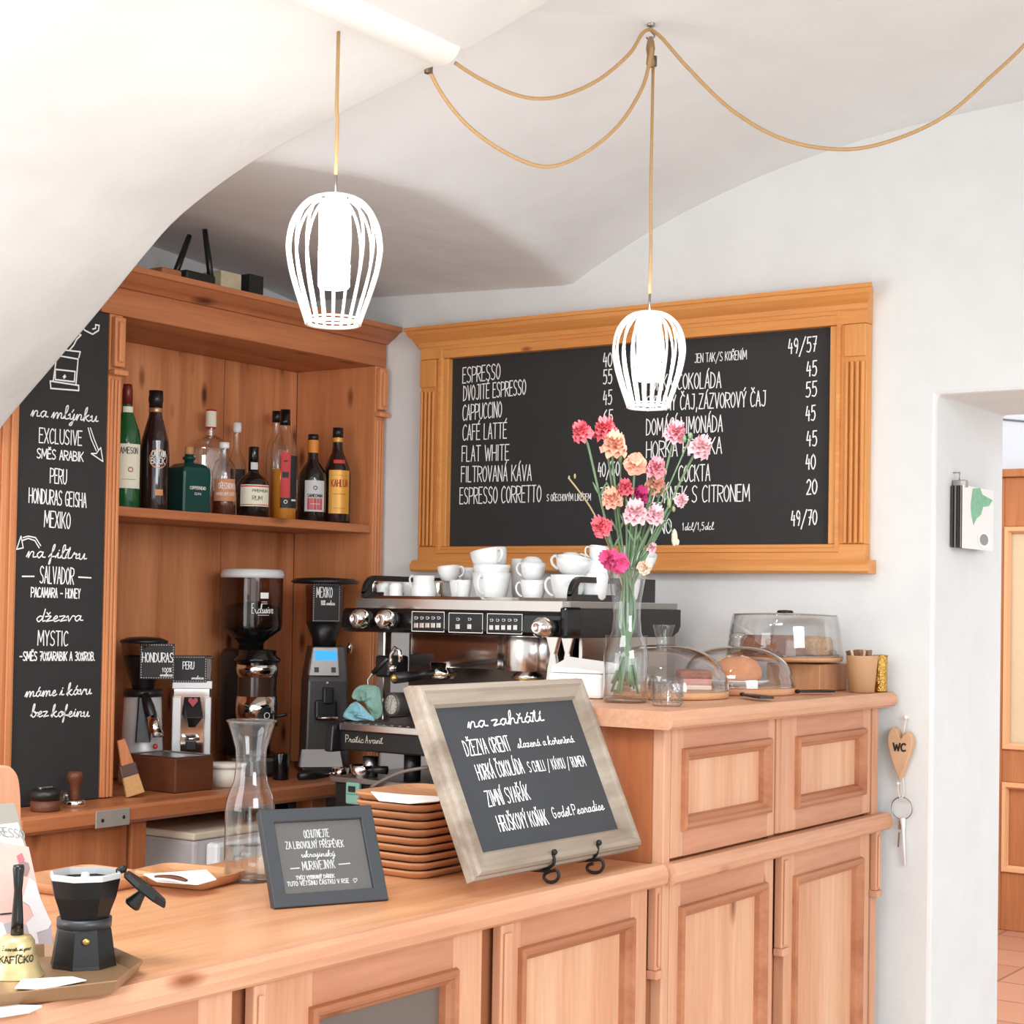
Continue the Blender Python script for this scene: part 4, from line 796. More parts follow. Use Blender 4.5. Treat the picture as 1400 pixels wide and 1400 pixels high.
P = frame_at(384, 1054, -2.72); s = pxm(P)
t = thing('black_canister', 'small shiny black canister at the right of the large grinder', 'canister', P)
obj('can', M().lathe([(0, 0), (11/s, 0), (11/s, 36/s), (0, 36/s)], n=24), GLOSSB, t, bevel=.001)
P = frame_at(432, 1056, -2.66); s = pxm(P)
t = thing('portafilter', 'espresso portafilter with long black handle lying before the dark grinder', 'portafilter', P)
obj('handle', M().tube([(-.0, -.06, .012), (.01, -.02, .013), (.02, .02, .013)], [.009, .011, .008], 12), BLACK, t)
obj('basket', M().lathe([(0, .002), (.017, .002), (.021, .026), (.019, .026), (.015, .006), (0, .006)], (.032, .052, 0), 24), CHROME, t)
obj('clip', M().tube([(.02, .02, .013), (.026, .036, .014)], .004, 8), CHROME, t)
# ================================================================ espresso machine on its stand
MX0, MX1, MF, MB_ = -2.368, -1.835, 2.845, 3.32
zst = ony(540, 1069, 2.79).z
st = thing('machine_stand', 'black stand with steel edged top under the espresso machine', 'stand', (-2.1, 3.08, 0))
obj('cabinet', M().box(-2.375, -1.86, 2.80, 3.36, 0, zst-.012), BLACK, st, world=True, bevel=.003)
obj('steel_top', M().box(-2.38, -1.855, 2.79, 3.37, zst-.012, zst), DSTEEL, st, world=True, bevel=.002)
obj('label_plate', M().box(-2.28, -2.10, 2.797, 2.80, .93, .99), mat('dark_plate', srgb(60,56,54), .5), st, world=True)
em = thing('espresso_machine', 'long black and polished steel espresso machine with cups piled on top', 'coffee machine', (-2.1, 3.08, zst))
EX = lambda px, y=MF: ony(px, 850, y).x
obj('drip_body', M().box(-2.358, MX1, 2.79, 3.28, 1.062, 1.106), BLACK, em, world=True, bevel=.004)
obj('drip_tray', M().box(-2.352, MX1, 2.782, 3.1, 1.104, 1.120), STEEL, em, world=True, bevel=.002)
gr = M()
for k in range(24): gr.box(-2.345+.0212*k, -2.338+.0212*k, 2.79, 3.05, 1.1195, 1.1215)
obj('drip_grid', gr, DSTEEL, em, world=True)
obj('side_cheek', M().prism([(2.765, 1.058), (3.25, 1.058), (3.25, 1.125), (2.80, 1.125), (2.77, 1.115)], 'x', -2.378, -2.356), BLACK, em, world=True, bevel=.004)
obj('side_cheek', M().prism([(2.765, 1.058), (3.25, 1.058), (3.25, 1.125), (2.80, 1.125), (2.77, 1.115)], 'x', MX1-.004, MX1+.018), BLACK, em, world=True, bevel=.004)
for x in (-2.19, -1.88):
    for y in (2.83, 3.24): obj('foot', M().lathe([(0, zst), (.018, zst), (.018, 1.062), (0, 1.062)], (x, y, 0), 16), BLACK, em, world=True)
fpl = Plane((-2.35, 2.79, 1.06), (1, 0, 0), (0, 0, 1))
fpl.line(em, 'Pratic Avant', (473, 1014.5), (524, 1017), 10, .0015, True, 'maker_lettering', mat('silver_ink', srgb(200,190,176), .5))
obj('backsplash', M().box(-2.352, MX1-.03, 3.02, 3.04, 1.12, 1.32), mat('wood_reflecting_steel', srgb(96,84,78), .3, .8), em, world=True)  # dark wood reflection put into the colour of the steel
obj('boiler_body', M().box(-2.33, MX1-.004, 3.04, MB_, 1.12, 1.33), DSTEEL, em, world=True)
# polished front shield between the panel and the groups
xl, xr = EX(562, 2.93), EX(762, 2.93)
pts = [(xl, 3.0), (xl, 2.93)]+[(xl+(xr-xl)*.62, 2.93)]
for k in range(9): a = -PI/2+PI*k/8; pts.append((xl+(xr-xl)*.80+(xr-xl)*.19*math.cos(a-PI/2+PI/2) if k else xl+(xr-xl)*.63, 2.945+.045*math.sin(a)))
sh = [(xl, 2.99), (xl, 2.93), (xl+(xr-xl)*.60, 2.93), (xl+(xr-xl)*.63, 2.925), (xl+(xr-xl)*.68, 2.905), (xl+(xr-xl)*.75, 2.893), (xl+(xr-xl)*.82, 2.895), (xl+(xr-xl)*.89, 2.91), (xl+(xr-xl)*.95, 2.935), (xr, 2.99)]
obj('front_shield', M().prism(sh, 'z', 1.240, 1.315, True), STEEL, em, world=True, bevel=.001)
for gx in (603, 722):
    c = ony(gx, 915, 2.94); g = obj('group_head', M().lathe([(0, 1.212), (.022, 1.212), (.03, 1.217), (.031, 1.232), (.024, 1.237), (.024, 1.25), (0, 1.25)], (c.x, 2.94, 0), 28), CHROME, em, world=True)
    obj('screw_ring', M().lathe([(.031, 1.222), (.035, 1.222), (.035, 1.227), (.031, 1.227)], (c.x, 2.94, 0), 28), BRASS, g, world=True)
    if gx > 650: continue
    obj('portafilter_handle', M().tube([(c.x, 2.915, 1.228), (c.x-.005, 2.86, 1.223), (c.x-.008, 2.79, 1.220)], [.008, .011, .012], 12), BLACK, g, world=True)
    obj('end_cap', M().blob((c.x-.008, 2.788, 1.220), .0085, 12), BRASS, g, world=True)
# control fascia
pf = [(MF+.02, 1.312), (MF+.004, 1.314), (MF-.003, 1.322), (MF, 1.356), (MF+.008, 1.364), (3.0, 1.366), (3.0, 1.312)]
obj('control_fascia', M().prism(pf, 'x', EX(468), MX1), GLOSSB, em, world=True, bevel=.001)
obj('cup_rail_front', M().prism([(MF+.008, 1.364), (MF+.006, 1.386), (MF+.02, 1.386), (MF+.03, 1.392), (3.0, 1.392), (3.0, 1.364)], 'x', EX(484), MX1-.002), STEEL, em, world=True, bevel=.001)
obj('cup_tray', M().box(EX(486), MX1, 2.88, MB_, 1.366, 1.385), DSTEEL, em, world=True)
kp = Plane((-2.2, MF-.0015, 1.33), (1, 0, 0), (0, 0, 1), .0006)
def sq(a, b, c, d): return [(a, b), (c, b), (c, d), (a, d), (a, b)]
for x0, x1, y0, y1, ks in ((564, 607.5, 836, 864, [(567+7.7*k) for k in range(5)]), (614.5, 660, 838, 865.5, [624, 640]), (667, 714, 839, 867, [(670+8.2*k) for k in range(5)])):
    a = kp.uv(x0, y0); b = kp.uv(x1, y1); m = M(); c = [(a[0], b[1]), (b[0], b[1]), (b[0], a[1]), (a[0], a[1]), (a[0], b[1])]
    kpp = obj('key_panel', M().slab(kp.f(a[0], b[1], 0), kp.U, kp.V, b[0]-a[0], a[1]-b[1], kp.N, .0006), GLOSSB, em, world=True)
    ribbons(m, [c], lambda x, y, k=1: kp.f(x, y, 1+k), .0013); obj('panel_outline', m, CHALK, kpp, world=True)
    yk = y0+(y1-y0)*.55
    for q in ks:
        p0 = kp.uv(q, yk); p1 = kp.uv(q+5.5, yk+7)
        obj('button', M().slab(kp.f(p0[0], p1[1], 1), kp.U, kp.V, p1[0]-p0[0], p0[1]-p1[1], kp.N, .003), STEEL, kpp, world=True, bevel=.0006)
        u0 = kp.uv(q+.5, yk-5); w_ = kp.uv(q+5, yk-5)[0]-u0[0]
        m = M(); ribbons(m, [[(u0[0], u0[1]+w_*.55), (u0[0]+w_*.12, u0[1]), (u0[0]+w_*.7, u0[1]), (u0[0]+w_*.8, u0[1]+w_*.55), (u0[0], u0[1]+w_*.55)], [(u0[0]+w_*.8, u0[1]+w_*.4), (u0[0]+w_*1.05, u0[1]+w_*.3), (u0[0]+w_*.75, u0[1]+w_*.12)]], lambda x, y, k=1: kp.f(x, y, 1+k), .0007)
        obj('cup_symbol', m, CHALK, kpp, world=True)
for px, py in ((492, 846), (527, 847), (741, 858)):
    c = ony(px-2, py, MF-.04)
    T = Matrix.Translation((c.x, MF-.004, c.z)) @ Matrix.Rotation(PI/2, 4, 'X')
    k_ = obj('steam_knob', M().lathe([(0, 0), (.012, 0), (.012, .012), (.018, .016), (.021, .026), (.020, .040), (.014, .05), (.009, .053), (.008, .050), (0, .050)], n=14).xf(T), CHROME, em, world=True)
    obj('knob_collar', M().lathe([(0, 0), (.016, 0), (.016, .012), (0, .012)], n=20).xf(T), BLACK, k_, world=True)
# side plates with grip slots
def wing(x0, x1):
    hz = 1.436
    outer = [(2.872, 1.386)]+[(2.872+.04*(1-math.cos(PI/2*k/6)), hz-.04*(1-math.sin(PI/2*k/6))) for k in range(7)]+[(3.21, hz), (3.21, 1.386)]
    inner = [(3.06, 1.40), (3.06, 1.424)]+[(2.905+.016*(1-math.sin(PI/2*k/4)), 1.424-.016*(1-math.cos(PI/2*k/4))) for k in range(5)]+[(2.900, 1.40)]
    m = M()
    m.box(x0, x1, 2.872, 3.21, 1.386, 1.40); m.box(x0, x1, 3.06, 3.21, 1.40, hz)
    m.prism([(2.905, 1.424), (2.91, hz), (3.06, hz), (3.06, 1.424)], 'x', x0, x1)
    m.prism([(2.872, 1.40)]+outer[1:7]+[(2.912, hz), (2.905, 1.424), (2.899, 1.416), (2.898, 1.40)], 'x', x0, x1)
    return obj('cup_guard', m, BLACK, em, world=True)
wing(-2.372, -2.362); wing(MX1-.004, MX1+.006)
obj('side_panel', M().prism([(2.90, 1.312), (3.285, 1.312), (3.31, 1.322), (3.32, 1.335), (3.32, 1.372), (2.90, 1.372)], 'x', MX1, MX1+.010), BLACK, em, world=True, bevel=.002)
obj('side_panel_end', M().box(MX1-.002, MX1+.014, 2.842, 2.902, 1.312, 1.374), GLOSSB, em, world=True, bevel=.005)
obj('side_panel', M().box(-2.372, -2.362, 2.88, 3.31, 1.312, 1.372), BLACK, em, world=True, bevel=.002)
obj('steel_side', M().box(MX1-.01, MX1-.002, 2.93, 3.28, 1.12, 1.312), STEEL, em, world=True)
for dx in (0, .055):
    obj('support_leg', M().loft([[(MX1-.03+q[0], 2.86+dx+q[1], z) for q in ((-.008-w, 0), (.008+w, 0), (.008+w, .012), (-.008-w, .012))] for z, w in ((1.315, .008), (1.28, -.002), (1.25, .004), (1.12, .018))], smooth=False), STEEL, em, world=True, bevel=.002)
# left end: post, steam wand, valve and pressure dial
c = ony(523, 930, 2.90); obj('support_post', M().box(c.x-.018, c.x+.004, 2.9, 2.925, 1.12, 1.314), STEEL, em, world=True, bevel=.003)
Q = lambda px, py, y=2.84: ony(px, py, y)
obj('valve_block', M().box(Q(528, 900, 2.92).x, Q(548, 900, 2.92).x, 2.88, 2.95, 1.215, 1.262), BLACK, em, world=True, bevel=.006)
obj('water_spout', M().tube([Q(533, 912), Q(535, 895), Q(540, 886), Q(546, 890), Q(548, 905)], .005, 10), CHROME, em, world=True)
obj('spout_tip', M().tube([Q(536, 910, 2.835), Q(536, 918, 2.835)], .009, 12), CHROME, em, world=True)
sw = obj('steam_wand', M().tube([Q(530, 900), Q(508, 922), Q(503, 930), Q(507, 955), Q(515, 985)], .0038, 10), CHROME, em, world=True)
obj('wand_sleeve', M().tube([Q(530, 900), Q(510, 920)], .0055, 10), BLACK, sw, world=True)
c = Q(537, 963, 2.86); T = Matrix.Translation(c) @ Matrix.Rotation(PI/2, 4, 'X') @ Matrix.Rotation(-.2, 4, 'Y')
dg = obj('pressure_gauge', M().lathe([(0, -.05), (.024, -.05), (.026, 0), (.026, .006), (.022, .007), (.021, .004), (0, .004)], n=32).xf(T), mat('gauge_case', srgb(104,100,96), .4, .5), em, world=True)
obj('dial', M().lathe([(0, .0045), (.0205, .0045)], n=32).xf(T), mat('dial_face', srgb(196,190,176), .6), dg, world=True)
m = M(); ribbons(m, [[(.014*math.cos(a), .014*math.sin(a)), (.018*math.cos(a), .018*math.sin(a))] for a in [2*PI*k/12 for k in range(12)]]+[[(-.004, -.012), (.004, .014)]], lambda x, y, k=1: T @ Vector((x, y, .0048+.0002*k)), .0012); obj('dial_markings', m, inkb, dg, world=True)
# cleaning cloth crumpled on the drip tray
def cloth(name, label, px, pts, col):
    c = Q(px[0], px[1], 2.80); m = M()
    t = thing(name, label, 'cloth', (c.x, 2.82, 1.1205))
    return t, c
cl = thing('cleaning_cloth', 'crumpled blue and green cleaning cloth hanging on the steam wand over the drip tray', 'cloth', (Q(500, 985, 2.83).x, 2.83, 1.1215))
def drape(name, P, Y, mt, amp, seed):
    random.seed(seed); m = M(); n = 14; ring = [Q(x, y, Y) for x, y in P]; cen = sum(ring, Vector())/len(ring)
    K = len(ring); lv = [0, .25, .5, .75, 1]
    vs = []; fs = []
    for li, l in enumerate(lv):
        for k in range(K):
            p = cen+(ring[k]-cen)*l; off = -amp*(1-l)+amp*.7*math.sin(k*2.1+li*1.7+seed)*(1 if l > 0 else 0); vs.append((p.x, p.y+off, p.z+amp*.3*math.sin(k*3.3+li)))
    for li in range(len(lv)-1):
        for k in range(K): fs.append((li*K+k, li*K+(k+1) % K, (li+1)*K+(k+1) % K, (li+1)*K+k))
    m.add(vs, fs, True); o = obj(name, m, mt, cl, world=True, subsurf=2); so = o.modifiers.new('thickness', 'SOLIDIFY'); so.thickness = .004; return o
drape('green_fold', [(481,948),(492,937),(505,934),(519,940),(523,955),(522,978),(514,985),(506,975),(508,962),(496,958),(484,955)], 2.832, mat('green_terry', srgb(124,160,148), .95, var=.2, scale=250, bump=.4), .014, 3)
drape('blue_fold', [(469,977),(474,966),(483,958),(494,962),(500,972),(509,980),(516,986),(502,986),(488,984),(474,984)], 2.812, mat('blue_terry', srgb(128,178,190), .95, var=.2, scale=250, bump=.4), .012, 5)
# things under and before the machine
c = ony(506, 1064, 2.83); s = pxm(c)
t = thing('steel_pitcher', 'small brushed steel beaker standing on the stand under the machine', 'pitcher', (c.x, 2.83, zst))
obj('cup', M().lathe([(0, 0), (20.5/s*.5, 0), (22/s*.5, 28/s), (20/s*.5, 28/s), (19/s*.5, .003), (0, .003)], n=28), DSTEEL, t)
c = ony(470, 1050, 2.78)
t = thing('portafilter', 'chrome portafilter lying at the left edge of the machine stand', 'portafilter', (c.x+.02, 2.815, zst))
obj('basket', M().lathe([(0, .0), (.02, .0), (.026, .026), (.023, .026), (.018, .005), (0, .005)], (0, 0, 0), 24), CHROME, t)
obj('handle', M().tube([(.02, .0, .016), (.035, .004, .018), (.06, .012, .018)], [.005, .008, .009], 12), BLACK, t)
c = ony(480, 1085, 2.785); s = pxm(c)
t = thing('kitchen_timer', 'mint green kitchen timer stuck to the stand under the espresso machine', 'timer', (c.x, 2.7995, c.z))
obj('body', M().box(-12/s, 12/s, -.012, 0, -15/s, 15/s), mat('mint_plastic', srgb(134,184,166), .5), t, bevel=.004, seg=3)
obj('screen', M().box(-6/s, 6/s, -.0135, -.0121, 2/s, 10/s), blkl, t, label='small dark screen')
obj('hinge_line', M().box(-11/s, 11/s, -.013, -.012, -1.4/s, -.4/s), mat('mint_shadow_line', srgb(96,140,126), .6), t)
m = M().tube(smooth_tri([ony(508, 1076, 2.78), ony(525, 1066, 2.775), ony(548, 1056, 2.775), ony(572, 1051, 2.785), ony(585, 1050, 2.80)]), .0035, 8)
tag(obj('cable', m, mat('grey_tube', srgb(140,128,116), .5)), 'thin grey cable crossing the steel edge of the machine stand', 'cable')
# ---------------------------------------------------------------- cups on the machine
CZ = 1.3852
def cup_parts(t, r, h, handle=True, flare=.72, ang=0, T=None):
    th = r*.06; T = T or Matrix.Identity(4)
    pr = [(0, 0), (r*flare*.62, 0), (r*flare*.66, h*.03), (r*flare*.95, h*.16), (r*.9, h*.45), (r*.97, h*.75), (r, h), (r-th, h), (r*.9, h*.7), (r*.8, h*.4), (r*flare*.8, h*.18), (0, h*.12)]
    obj('bowl', M().lathe(pr, n=36).xf(T), PORC, t)
    if handle:
        c, s_ = math.cos(ang), math.sin(ang)
        P = [(r*.93, h*.82), (r*1.18, h*.88), (r*1.38, h*.68), (r*1.3, h*.42), (r*1.02, h*.24), (r*.86, h*.24)]
        obj('handle', M().tube([T @ Vector(q) for q in smooth_tri([(a*c, a*s_, z) for a, z in P])], r*.085, 10), PORC, t)
def cup(label, px0, px1, ytop, ybase, y, ang=None, tilt=(0, 0), flip=False, flare=.72, group='white cups on the espresso machine'):
    c = ony((px0+px1)/2, ybase, y); s = pxm(c); r = (px1-px0)/2/s; h = (ybase-ytop)/s+(max(0, c.z-CZ) if abs(c.z-CZ) <= .018 else 0)
    t = thing('coffee_cup', label, 'cup', (c.x, y, c.z if abs(c.z-CZ) > .018 else CZ), group=group)
    T = Euler((tilt[0], tilt[1], 0)).to_matrix().to_4x4()
    if flip: T = Matrix.Translation((0, 0, h)) @ Matrix.Rotation(PI, 4, 'X')
    cup_parts(t, r, h, ang is not None, flare, math.radians(ang or 0), T)
    return t
cup('tiny white cup upside down at the left end of the machine, leftmost', 514, 534, 797, 812, 2.95, None, flip=True, flare=1.05)
cup('tiny white cup upside down at the left end of the machine, second from left', 531, 551, 797, 812, 2.93, None, flip=True, flare=1.05)
cup('small white cup partly hidden behind the white milk jug', 550, 570, 796, 812, 3.0, None, flare=.9)
c = ony(579, 812, 2.925); s = pxm(c)
t = thing('milk_jug', 'small white porcelain milk jug with looped handle on the machine', 'jug', (c.x, 2.925, CZ)); t.scale = (1, 1, 1.2)
obj('body', M().lathe([(0, 0), (14/s, 0), (17/s, 4/s), (17/s, 10/s), (14.5/s, 21/s), (15/s, 27/s), (14/s, 27/s), (13/s, 20/s), (14/s, 8/s), (0, 3/s)], n=32), PORC, t)
obj('handle', M().tube(smooth_tri([(-14/s, 0, 24/s), (-20/s, 0, 26.5/s), (-24/s, 0, 23/s), (-21/s, 0, 15/s), (-17/s, 0, 8/s), (-14/s, 0, 4/s)]), 1.5/s, 8), PORC, t)
for px, lb, yy in ((599, 'small polished steel beaker right of the white milk jug', 2.945), (511, 'small polished steel beaker at the far left of the cup rail', 2.97)):
    c = ony(px, 812, yy); s = pxm(c); t = thing('steel_beaker', lb, 'beaker', (c.x, yy, CZ)); t.scale = (1, 1, 1.22)
    obj('beaker', M().lathe([(0, 0), (6/s, 0), (6/s, 18/s), (5/s, 21/s), (4.4/s, 21/s), (5/s, 17/s), (5/s, 2/s), (0, 2/s)], n=24), STEEL, t)
cup('white espresso cup beside the steel beaker, its handle toward the room', 614, 645, 793, 815, 2.925, -70, flare=.85)
cup('white espresso cup behind and left of the small cup with handle', 603, 622, 792, 814, 3.02, None, flare=.85)
cup('white espresso cup tipped over on top of the two small cups', 599, 631, 774, 795, 2.98, 15, (.0, -.12), flare=.8)
cup('white espresso cup behind the tipped small cup', 629, 648, 776, 795, 3.06, 80, flare=.8)
cup('large white cup at the bottom of the tilted stack of three', 645, 698, 783, 815, 2.945, -85, flare=.85)
cup('large white cup in the middle of the tilted stack of three', 646, 698, 772, 795, 2.945, 95, flare=.85)
cup('large white cup tilted on top of the stack of three', 645.5, 697, 752, 778, 2.945, -25, (.0, -.2), flare=.85)
cup('white cappuccino cup with handle to the left, bottom of its pair', 711, 747, 793, 815, 2.945, 195, flare=.8)
cup('white cappuccino cup stacked upon the cup with left handle', 710, 745, 769, 794, 2.955, 190, (.05, .1), flare=.8)
cup('white cup leaning behind the pair with left handles', 698, 720, 764, 812, 3.06, None, flare=.9)
cup('white cup lying upside down above the pair of cappuccino cups', 711, 743, 761, 773, 3.05, None, flip=True)
cup('wide white cup with handle to the left next to the right cup guard', 752, 800, 786, 815, 2.945, 190, flare=.8)
cup('wide white cup upside down with ring handle, upper right of the pile', 757, 806, 762, 787, 2.95, 185, (.1, .2), flare=.75)
cup('white cup upside down at the top right of the pile', 764, 798, 755, 766, 3.03, 0, flip=True)
cup('white cup behind the vase, bottom of the right pile', 792, 832, 784, 815, 2.99, None, flare=.85)
cup('white cup behind the vase, middle of the right pile', 790, 834, 766, 786, 3.0, None, flip=True, flare=.85)
cup('white small cup on top of the pile beside the vase', 803, 830, 747, 768, 3.0, 200, (.1, .2), flare=.85)
cup('wide white cup seen right of the flower stems on the pile', 844, 891, 752, 788, 3.12, None, (.15, .35), flare=.7)
cup('wide white cup supporting the tilted one behind the vase', 838, 876, 786, 815, 3.12, None, flare=.8)
# ================================================================ things on the front counter
KZ = .9575
def carafe(name, label, cx, base, top, hwb, neck, rim, P, yn, ysh, water, cat='carafe'):
    s = pxm(P); t = thing(name, label, cat, P); Z = lambda y: (base-y)/s
    pr = [(0, 0), (hwb*.94/s, 0), (hwb/s, .004), (hwb*1.0/s, Z(ysh+8)), (hwb*.98/s, Z(ysh)), (hwb*.86/s, Z(ysh-(ysh-yn)*.28)), (hwb*.68/s, Z(ysh-(ysh-yn)*.55)), (neck*1.06/s, Z(yn+(ysh-yn)*.22)), (neck/s, Z(yn)), (neck*1.05/s, Z(yn-(yn-top)*.35)), (rim*.86/s, Z(yn-(yn-top)*.75)), (rim/s, Z(top))]
    g = obj('glass_body', M().lathe(pr, n=48), GLASS, t)
    m = M().tube([(rim/s*math.cos(2*PI*k/40), rim/s*math.sin(2*PI*k/40), Z(top)) for k in range(40)], .0018, 8, True); obj('rim', m, GLASS2, t)
    obj('thick_base', M().lathe([(0, .001), (hwb*.9/s, .001), (hwb*.93/s, .006), (0, .009)], n=40), GLASS2, t)
    obj('water', M().lathe([(0, .010), (hwb*.92/s, .010), (hwb*.95/s, Z(water)), (0, Z(water))], n=40), WATER, t)
    return t, s, Z
P = onz(340, 1207, KZ); P = onz(340, 1203, KZ)
carafe('water_carafe', 'glass carafe a third full of water standing on the counter', 340, 1210, 993, 34, 20.5, 33, P, 1052, 1105, 1164)
# framed sign
A, B = Vector((-1.578, 1.739, .959)), Vector((-1.502, 1.892, .959)); d = (B-A).normalized(); n = Vector((d.y, -d.x, 0)); wdt = (B-A).length
vup = (Vector((0, 0, .126))-n*.066); hgt = vup.length; vup.normalize(); N = d.cross(vup)
fs = thing('framed_sign', 'small black picture frame with handwritten grey card leaning on the counter', 'framed sign', (A+B)/2)
m = M(); mitre(m, A, d, vup, N, wdt, hgt, [(0, -.014), (0, .0), (.001, .001), (.018, .001), (.019, 0), (.019, -.006)]); obj('frame', m, mat('frame_black', srgb(52,55,59), .5), fs, world=True)
obj('card', M().slab(A+d*.015+vup*.015-N*.007, d, vup, wdt-.03, hgt-.03, N, .001), mat('grey_card', srgb(88,86,85), .8), fs, world=True)
obj('pane', M().slab(A+d*.016+vup*.016-N*.003, d, vup, wdt-.032, hgt-.032, N, .0005), GLASS, fs, world=True)
obj('back_plate', M().slab(A+d*.003+vup*.003-N*.013, d, vup, wdt-.006, hgt-.006, N, .004), KRAFT, fs, world=True)
obj('prop', M().slab(A+d*.07+vup*.09-N*.013, d, (Vector((0,0,-1))*.9-n*.44).normalized(), .03, .092, N, .002), BLACK, fs, world=True)
SP = Plane(A-N*.0058, d, vup, .0008)
for tx, L, R, h, sc in [('OCHUTNEJTE', (416,1146), (450,1144), 11, 0), ('ZA LIBOVOLNÝ PŘÍSPĚVEK', (391,1161), (470,1158), 10, 0), ('ukrajinský', (412,1172.5), (458,1170.5), 9, 1), ('MURAVEJNYK', (414,1190), (458,1187), 12, 0), ('TVŮJ VYBRANÝ DÁREK', (405,1203), (457,1200), 5, 0), ('TUTO VĚTŠINU ČÁSTKU V RSE', (393,1212), (477,1207), 6, 0)]:
    SP.line(fs, tx, L, R, h, .0011, sc)
for q in ([(397,1188), (409,1187)], [(463,1182), (478,1180.5)]): SP.strokes(fs, [q], .0015, 'chalk_dash')
SP.strokes(fs, [[(485,1207), (482.5,1203), (484,1201), (485.5,1202.5), (487,1201), (488,1203), (485,1207)]], .0008, 'heart_drawing')
# chalkboard on its iron easel
bA = Vector((-1.408, 1.979, .988)); bw, bh = .438, .301; d = Vector((.018, .438, 0)).normalized(); vup = (Vector((-.127, 0, .273))-d*Vector((-.127, 0, .273)).dot(d)).normalized(); N = d.cross(vup)
cb = thing('tabletop_chalkboard', 'tilted chalkboard of warm drinks in a weathered wooden frame on the counter', 'chalkboard', bA+d*bw/2)
m = M(); mitre(m, bA, d, vup, N, bw, bh, [(0, -.024), (0, -.012), (.004, -.010), (.004, -.003), (.008, .002), (.014, .002), (.018, -.002), (.034, -.005), (.038, -.012)])
mm = M(); obj('frame', m, WHT['y'], cb, world=True)
obj('slate', M().slab(bA+d*.03+vup*.03-N*.016, d, vup, bw-.06, bh-.06, N, .004), mat('slate_grey', srgb(58,60,63), .75, var=.12, scale=14), cb, world=True)
obj('back_panel', M().slab(bA+d*.002+vup*.002-N*.024, d, vup, bw-.004, bh-.004, N, .004), KRAFT, cb, world=True)
TP = Plane(bA-N*.012, d, vup, .0008)
for tx, L, R, h, sc, sw in [('na zahřátí', (640,996), (743,986), 20, 1, .0024), ('DŽEZVA ORIENT', (638,1034), (699,1026), 22, 0, .0020), ('slazená a kořeněná', (708,1023), (785,1015), 13, 1, .0015), ('HORKÁ ČOKOLÁDA', (655,1067), (717,1057), 22, 0, .0020), ('S CHILLI / KÁVOU / RUMEM', (724,1056), (801,1047), 15, 0, .0016),
    ('ZIMNÍ SVAŘÁK', (668,1103), (725,1093), 22, 0, .0020), ('HRUŠKOVÝ KOŇAK', (684,1137), (750,1127), 22, 0, .0020), ('Godet Pearadise', (757,1119), (826,1107), 15, 1, .0017)]:
    TP.line(cb, tx, L, R, h, sw, sc)
ez = thing('iron_easel', 'black wrought iron easel with scrolled feet holding the tabletop chalkboard', 'easel', (-1.5, 2.28, KZ))
fac = lambda px, py: onpl(px, py, bA+N*.004, N)
for P1, P2 in (([(756,1166),(758,1178),(754,1184),(745,1189),(734,1190)], [(734,1190),(752,1191),(761,1197),(764,1205),(759,1212),(750,1213),(744,1208),(745,1202),(751,1199)]),
               ([(817,1153),(817,1163),(813,1171),(799,1176),(784,1177)], [(784,1177),(810,1176),(822,1182),(825,1190),(820,1198),(810,1199),(803,1195),(804,1189),(811,1187)])):
    top = fac(*P1[0]); top = top+N*.003; yy = top.y
    A_ = [ony(x, y, yy) for x, y in P1]; B_ = [ony(x, y, yy-.004) for x, y in P2]
    lo = min(p.z for p in B_); dz = KZ+.0028-lo
    for p in B_[2:]: p.z += dz
    obj('rest_arm', M().tube(smooth_tri(A_+[Vector((-1.47, yy, A_[-1].z))]), .0026, 8), IRON, ez, world=True)
    obj('ball_tip', M().blob(top, .0048, 12), IRON, ez, world=True)
    obj('scroll_foot', M().tube(smooth_tri(B_), .0026, 8), IRON, ez, world=True)
    obj('upright', M().tube([Vector((-1.47, yy, A_[-1].z)), Vector((-1.595, yy, 1.23))], .003, 8), IRON, ez, world=True)
obj('top_bar', M().tube([(-1.575, 2.10, 1.185), (-1.575, 2.36, 1.185)], .003, 8), IRON, ez, world=True)
obj('back_leg', M().tube([(-1.578, 2.25, 1.185), (-1.64, 2.25, 1.08), (-1.70, 2.25, KZ+.003)], .003, 8), IRON, ez, world=True)
# stack of wooden trays
def rr_poly(x0, x1, y0, y1, r, n=6):
    P = []
    for cx, cy, a0 in ((x1-r, y1-r, 0), (x0+r, y1-r, PI/2), (x0+r, y0+r, PI), (x1-r, y0+r, 1.5*PI)):
        for k in range(n+1): a = a0+PI/2*k/n; P.append((cx+r*math.cos(a), cy+r*math.sin(a)))
    return P
def tray_mesh(w, l, h, r):
    R = [[(x, y, z) for x, y in rr_poly(-w/2+i, w/2-i, -l/2+i, l/2-i, max(r-i, .004))] for i, z in ((.010, 0), (.004, h*.3), (0, h*.75), (0, h), (.004, h), (.012, h*.6), (.02, h*.5))]
    return M().loft(R)
nst = 10; th = .0126
NTH = ['lowest', 'second from the bottom', 'third from the bottom', 'fourth from the bottom', 'fifth from the bottom', 'fifth from the top', 'fourth from the top', 'third from the top', 'second from the top', 'topmost']
for k in range(nst):
    random.seed(40+k); o = obj('serving_tray', tray_mesh(.145, .17, th-.0008, .03), TRY['x'], split=True)
    o.location = (-1.642+random.uniform(-.002, .002), 2.140+random.uniform(-.002, .002), KZ+th*k); o.rotation_euler.z = random.uniform(-.012, .012)
    tag(o, 'rounded square wooden tray, %s in the stack behind the chalkboard' % NTH[k], 'tray', 'stacked wooden trays')
zt_ = KZ+th*nst-.004
